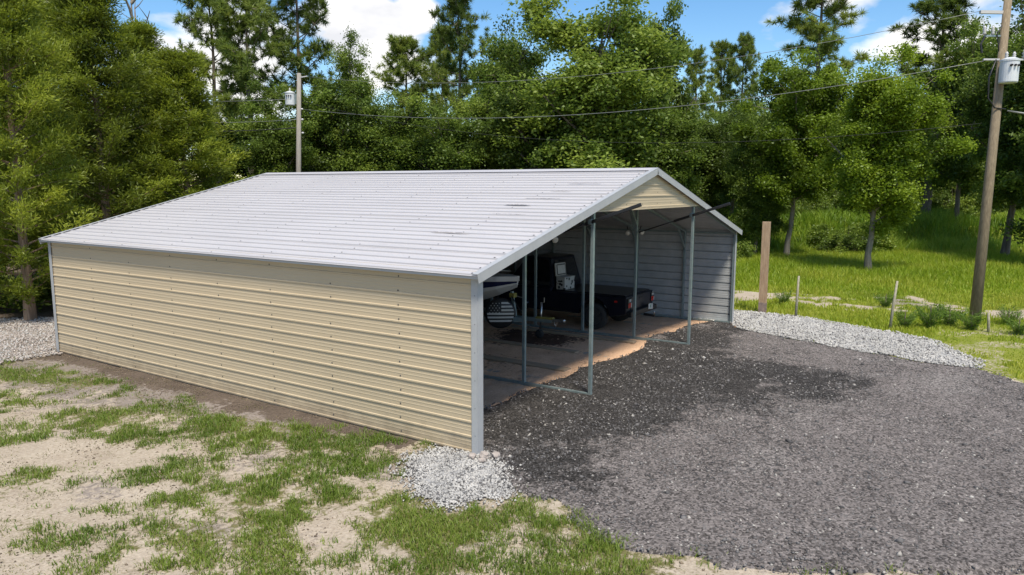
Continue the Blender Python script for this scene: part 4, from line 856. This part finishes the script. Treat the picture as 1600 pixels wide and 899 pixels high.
for k, (x, y, h, wd_, lb) in enumerate([(40.6,2.6,1.7,1.6,'dark bush at the foot of the bank between the two thin trunks'),(38.6,.8,1.8,1.6,'low dark bush on the bank left of the pale trunk'),(40.9,.2,2.0,1.7,'leafy bush right behind the pale trunk'),(31.5,5.6,1.7,1.1,'leafy bush at the roof corner behind the wooden post'),(44.3,6.2,1.8,2.0,'green bush on the bank above the carport eave')]): plant('bush', 'bush', k, x, y, h, wd_, lb, 'bush', 'bushes on the bank')
for k in range(26):
    l = 12+k*1.35; d_ = 53.5+(k*53 % 5)*.8; x = CAM.x+d_*FX+l*FY; y = CAM.y+d_*FY-l*FX
    plant('understory_bush', 'bush', k, x, y, 3.0+(k*29 % 7)*.25, 1.9, 'dark undergrowth bush in the forest shade behind the grassy bank', 'bush', 'undergrowth behind the bank')
for k, (x, y, s, lb) in enumerate([(15.3,-4.9,1.2,'feathery weed just left of the brown utility pole foot'),(16.0,-5.35,1.1,'tall weed touching the left side of the brown utility pole'),(14.9,-4.3,.9,'weed right of the second fence stake'),(15.6,-7.0,.9,'weed at the right picture edge below the utility pole'),(17.2,-6.8,.9,'small weed right of the brown utility pole'),(15.6,-5.9,1.0,'weed in front of the brown utility pole foot'),(17.4,-.4,.8,'weed clump in the sandy strip behind the first stake'),(18.6,-3.4,.9,'weed clump in the sandy strip behind the second stake')]): plant('weed_plant', 'weed', k, x, y, .55*s, .5*s, lb, 'weed', 'weeds near the utility pole')
# ------------------------------------------------------------------ post, stakes
wpst = empty('wooden_post', (15.09, -.27, 0), R_(12)); tag(wpst, 'tall square weathered wooden post beside the white gravel', 'post')
MB().box((0, 0, 1.36), (.245, .245, 3.1)).build('timber', M['wood'], wpst, bevel=.008); MB().box((0, 0, .12), (.251, .251, .5)).build('stained_foot', material('stained_wood', (.15, .115, .105), .9, 0, (8, (.27, .20, .16), .4, .7)), wpst, bevel=.008)
for x, y, h, tx_, lb in ((14.84,-1.34,1.30,.02,'thin grey fence stake nearest the wooden post'),(14.39,-3.97,1.38,.10,'leaning grey fence stake in the middle of the grass edge'),(15.42,-6.33,.55,-.05,'short broken stake right of the brown utility pole')):
    s = MB().tube([(0, 0, -.2), (tx_*.4, -tx_*.5, h*.5), (tx_, -tx_, h)], [.042, .038, .03], 7).build('fence_stake', M['stake'], smooth=True); s.location = (x, y, 0); tag(s, lb, 'stake', 'fence stakes at the grass edge')
# ------------------------------------------------------------------ utility poles
VIEW = Vector((-.83, -.55, 0)); RT = Vector((.5456, -.8381, 0))
def transformer(p, ctr, r, h, out, nb):
    t = MB().lathe([(r*.93, -h/2), (r, -h/2+.03), (r, h/2-.05), (r*1.06, h/2-.05), (r*1.06, h/2), (r*.5, h/2+.06)], ctr, (0, 0, 1), 24).build('transformer', M['trans'], p, smooth=False)
    c = Vector(ctr)
    for k in range(nb):
        b = c+RT*((k-(nb-1)/2)*r*.9)+Vector((0, 0, h/2+.02)); MB().lathe([(.03, 0), (.055, .03), (.03, .06), (.055, .09), (.03, .12), (.05, .15), (.02, .21)], b, (0, 0, 1), 10).build('bushing', M['porc'], t, smooth=True)
    for k in range(3): 
        b = c+VIEW*r*.93+RT*((k-1)*r*.45)+Vector((0, 0, h*.22)); MB().lathe([(.035, 0), (.03, .06), (.015, .09)], b, VIEW, 8).build('terminal', M['wiredark'], t)
    MB().box(c+Vector(out)*(r+.04), (.12, .12, .5)).build('mount', M['steel'], t); return t
def upole(p0, p1, r0, r1, mat, label):
    o = empty('utility_pole', p0); d = Vector(p1)-Vector(p0); MB().tube([(0, 0, -.3), tuple(d*.5), tuple(d)], [r0, (r0+r1)/2, r1], 14).build('pole', mat, o, smooth=True); tag(o, label, 'utility pole', 'utility poles'); return o
pa = upole((16.15, 22.70, 0), (16.88, 22.97, 9.5), .15, .10, M['polegrey'], 'grey utility pole with white transformer behind the carport roof')
transformer(pa, (.62-RT.x*.42, .24-RT.y*.42, 8.25), .235, .62, RT, 1)
MB().bar((.70, .26, 9.30), tuple(Vector((.70, .26, 9.36))+RT*.42), .05).build('top_arm', M['porc'], pa)
for z in (7.75, 7.25, 6.6): MB().lathe([(.02, 0), (.05, .03), (.05, .10), (.02, .13)], tuple(Vector((.5, .19, z))+RT*.14), RT, 10).build('insulator', M['porc'], pa, smooth=True)
MB().box((.53, .18, 6.85), (.10, .10, .16)).build('splice_box', M['black'], pa)
pb_ = upole((16.92, -5.96, 0), (18.54, -6.07, 9.6), .155, .105, M['pole'], 'brown utility pole with transformer standing in the grass at right')
tfc = Vector((1.27, -.09, 7.35))+VIEW*.37
transformer(pb_, tuple(tfc), .245, .66, -VIEW, 2)
MB().bar(tuple(Vector((1.60, -.11, 9.15))), tuple(Vector((1.55, -.11, 9.15))-RT*.8), .09).build('cross_arm', M['porc'], pb_)
MB().bar(tuple(Vector((1.45, -.10, 8.45))), tuple(Vector((1.42, -.10, 8.45))-RT*.6), .05).build('fuse_arm', M['steel'], pb_)
MB().tube([tuple(Vector((1.42, -.1, 8.5))-RT*.55), tuple(Vector((1.42, -.1, 8.2))-RT*.68), tuple(Vector((1.40, -.1, 7.95))-RT*.62)], .03, 8).build('fuse_switch', M['black'], pb_)
for k in (0, 1): MB().lathe([(.03, 0), (.06, .04), (.03, .08), (.06, .12), (.03, .16), (.05, .2), (.02, .25)], tuple(Vector((1.42, -.1, 8.48))-RT*(.35+.25*k)), (0, 0, 1), 10).build('insulator', M['porc'], pb_, smooth=True)
MB().bar(tuple(Vector((1.27, -.09, 7.75))-RT*.55), tuple(Vector((1.27, -.09, 7.75))+RT*.75), .05).build('bracket', M['porc'], pb_)
MB().lathe([(.03, 0), (.09, .05), (.05, .1), (.09, .15), (.05, .2), (.06, .25)], tuple(Vector((1.27, -.09, 7.78))+RT*.68), (0, 0, 1), 12).build('insulator', M['porc'], pb_, smooth=True)
def hose(name, pts, r, mat, par): MB().tube(pts, r, 6).build(name, mat, par, smooth=True)
T0 = Vector((1.27, -.09, 0))+VIEW*.3
hose('drop_cable', [tuple(T0-RT*.36+Vector((0, 0, 7.7))), tuple(T0-RT*.52+Vector((0, 0, 7.2))), tuple(T0-RT*.50+Vector((0, 0, 6.6))), tuple(T0-RT*.28+Vector((0, 0, 6.32))), tuple(T0+RT*.05+Vector((0, 0, 6.28)))], .022, M['black'], pb_)
hose('drop_cable', [(1.5, -.1, 8.9), tuple(Vector((1.38, -.1, 8.5))-RT*.22), tuple(Vector((1.36, -.1, 8.0))-RT*.12), tuple(Vector((1.30, -.1, 7.85))+RT*.1)], .018, M['black'], pb_)
def wire(a, b, sag, r, mat, label):
    a, b = Vector(a), Vector(b); mid = (a+b)/2; o = MB().tube([a.lerp(b, t)-mid+Vector((0, 0, -sag*4*t*(1-t))) for t in [k/24 for k in range(25)]], r, 5).build('power_line', mat, smooth=True); o.location = mid; tag(o, label, 'power line', 'power lines')
wire((17.05, 22.60, 9.33), (18.1, -5.5, 9.2), 1.0, .0085, M['wire'], 'upper power line spanning between the two utility poles')
wire((16.85, 22.70, 7.75), (18.0, -5.6, 7.72), .95, .0105, M['wire'], 'middle power line spanning from pole to transformer at right')
wire((16.75, 22.75, 8.15), (17.95, -5.7, 5.9), 1.2, .007, M['wiredark'], 'thin dark line sagging lowest between the two utility poles')
wire((16.25, 22.95, 8.2), (11.5, 34, 8.6), .2, .012, M['wire'], 'power line running left from the transformer on the grey pole')
wire((16.6, 22.95, 7.25), (12.5, 33, 7.5), .2, .012, M['wire'], 'thin power line running left below the transformer on the grey pole')
wire((16.55, 22.95, 6.85), (12.5, 33, 7.0), .2, .022, M['wiredark'], 'thick black cable running left from the grey pole')
wire((18.2, -6.3, 6.25), (17.6, -14, 5.6), .3, .028, M['wire'], 'twisted service cable leaving the brown pole to the right')
wire((18.2, -6.6, 7.95), (19.5, -18, 8.2), .3, .014, M['wire'], 'thin line leaving the brown pole insulator to the right')
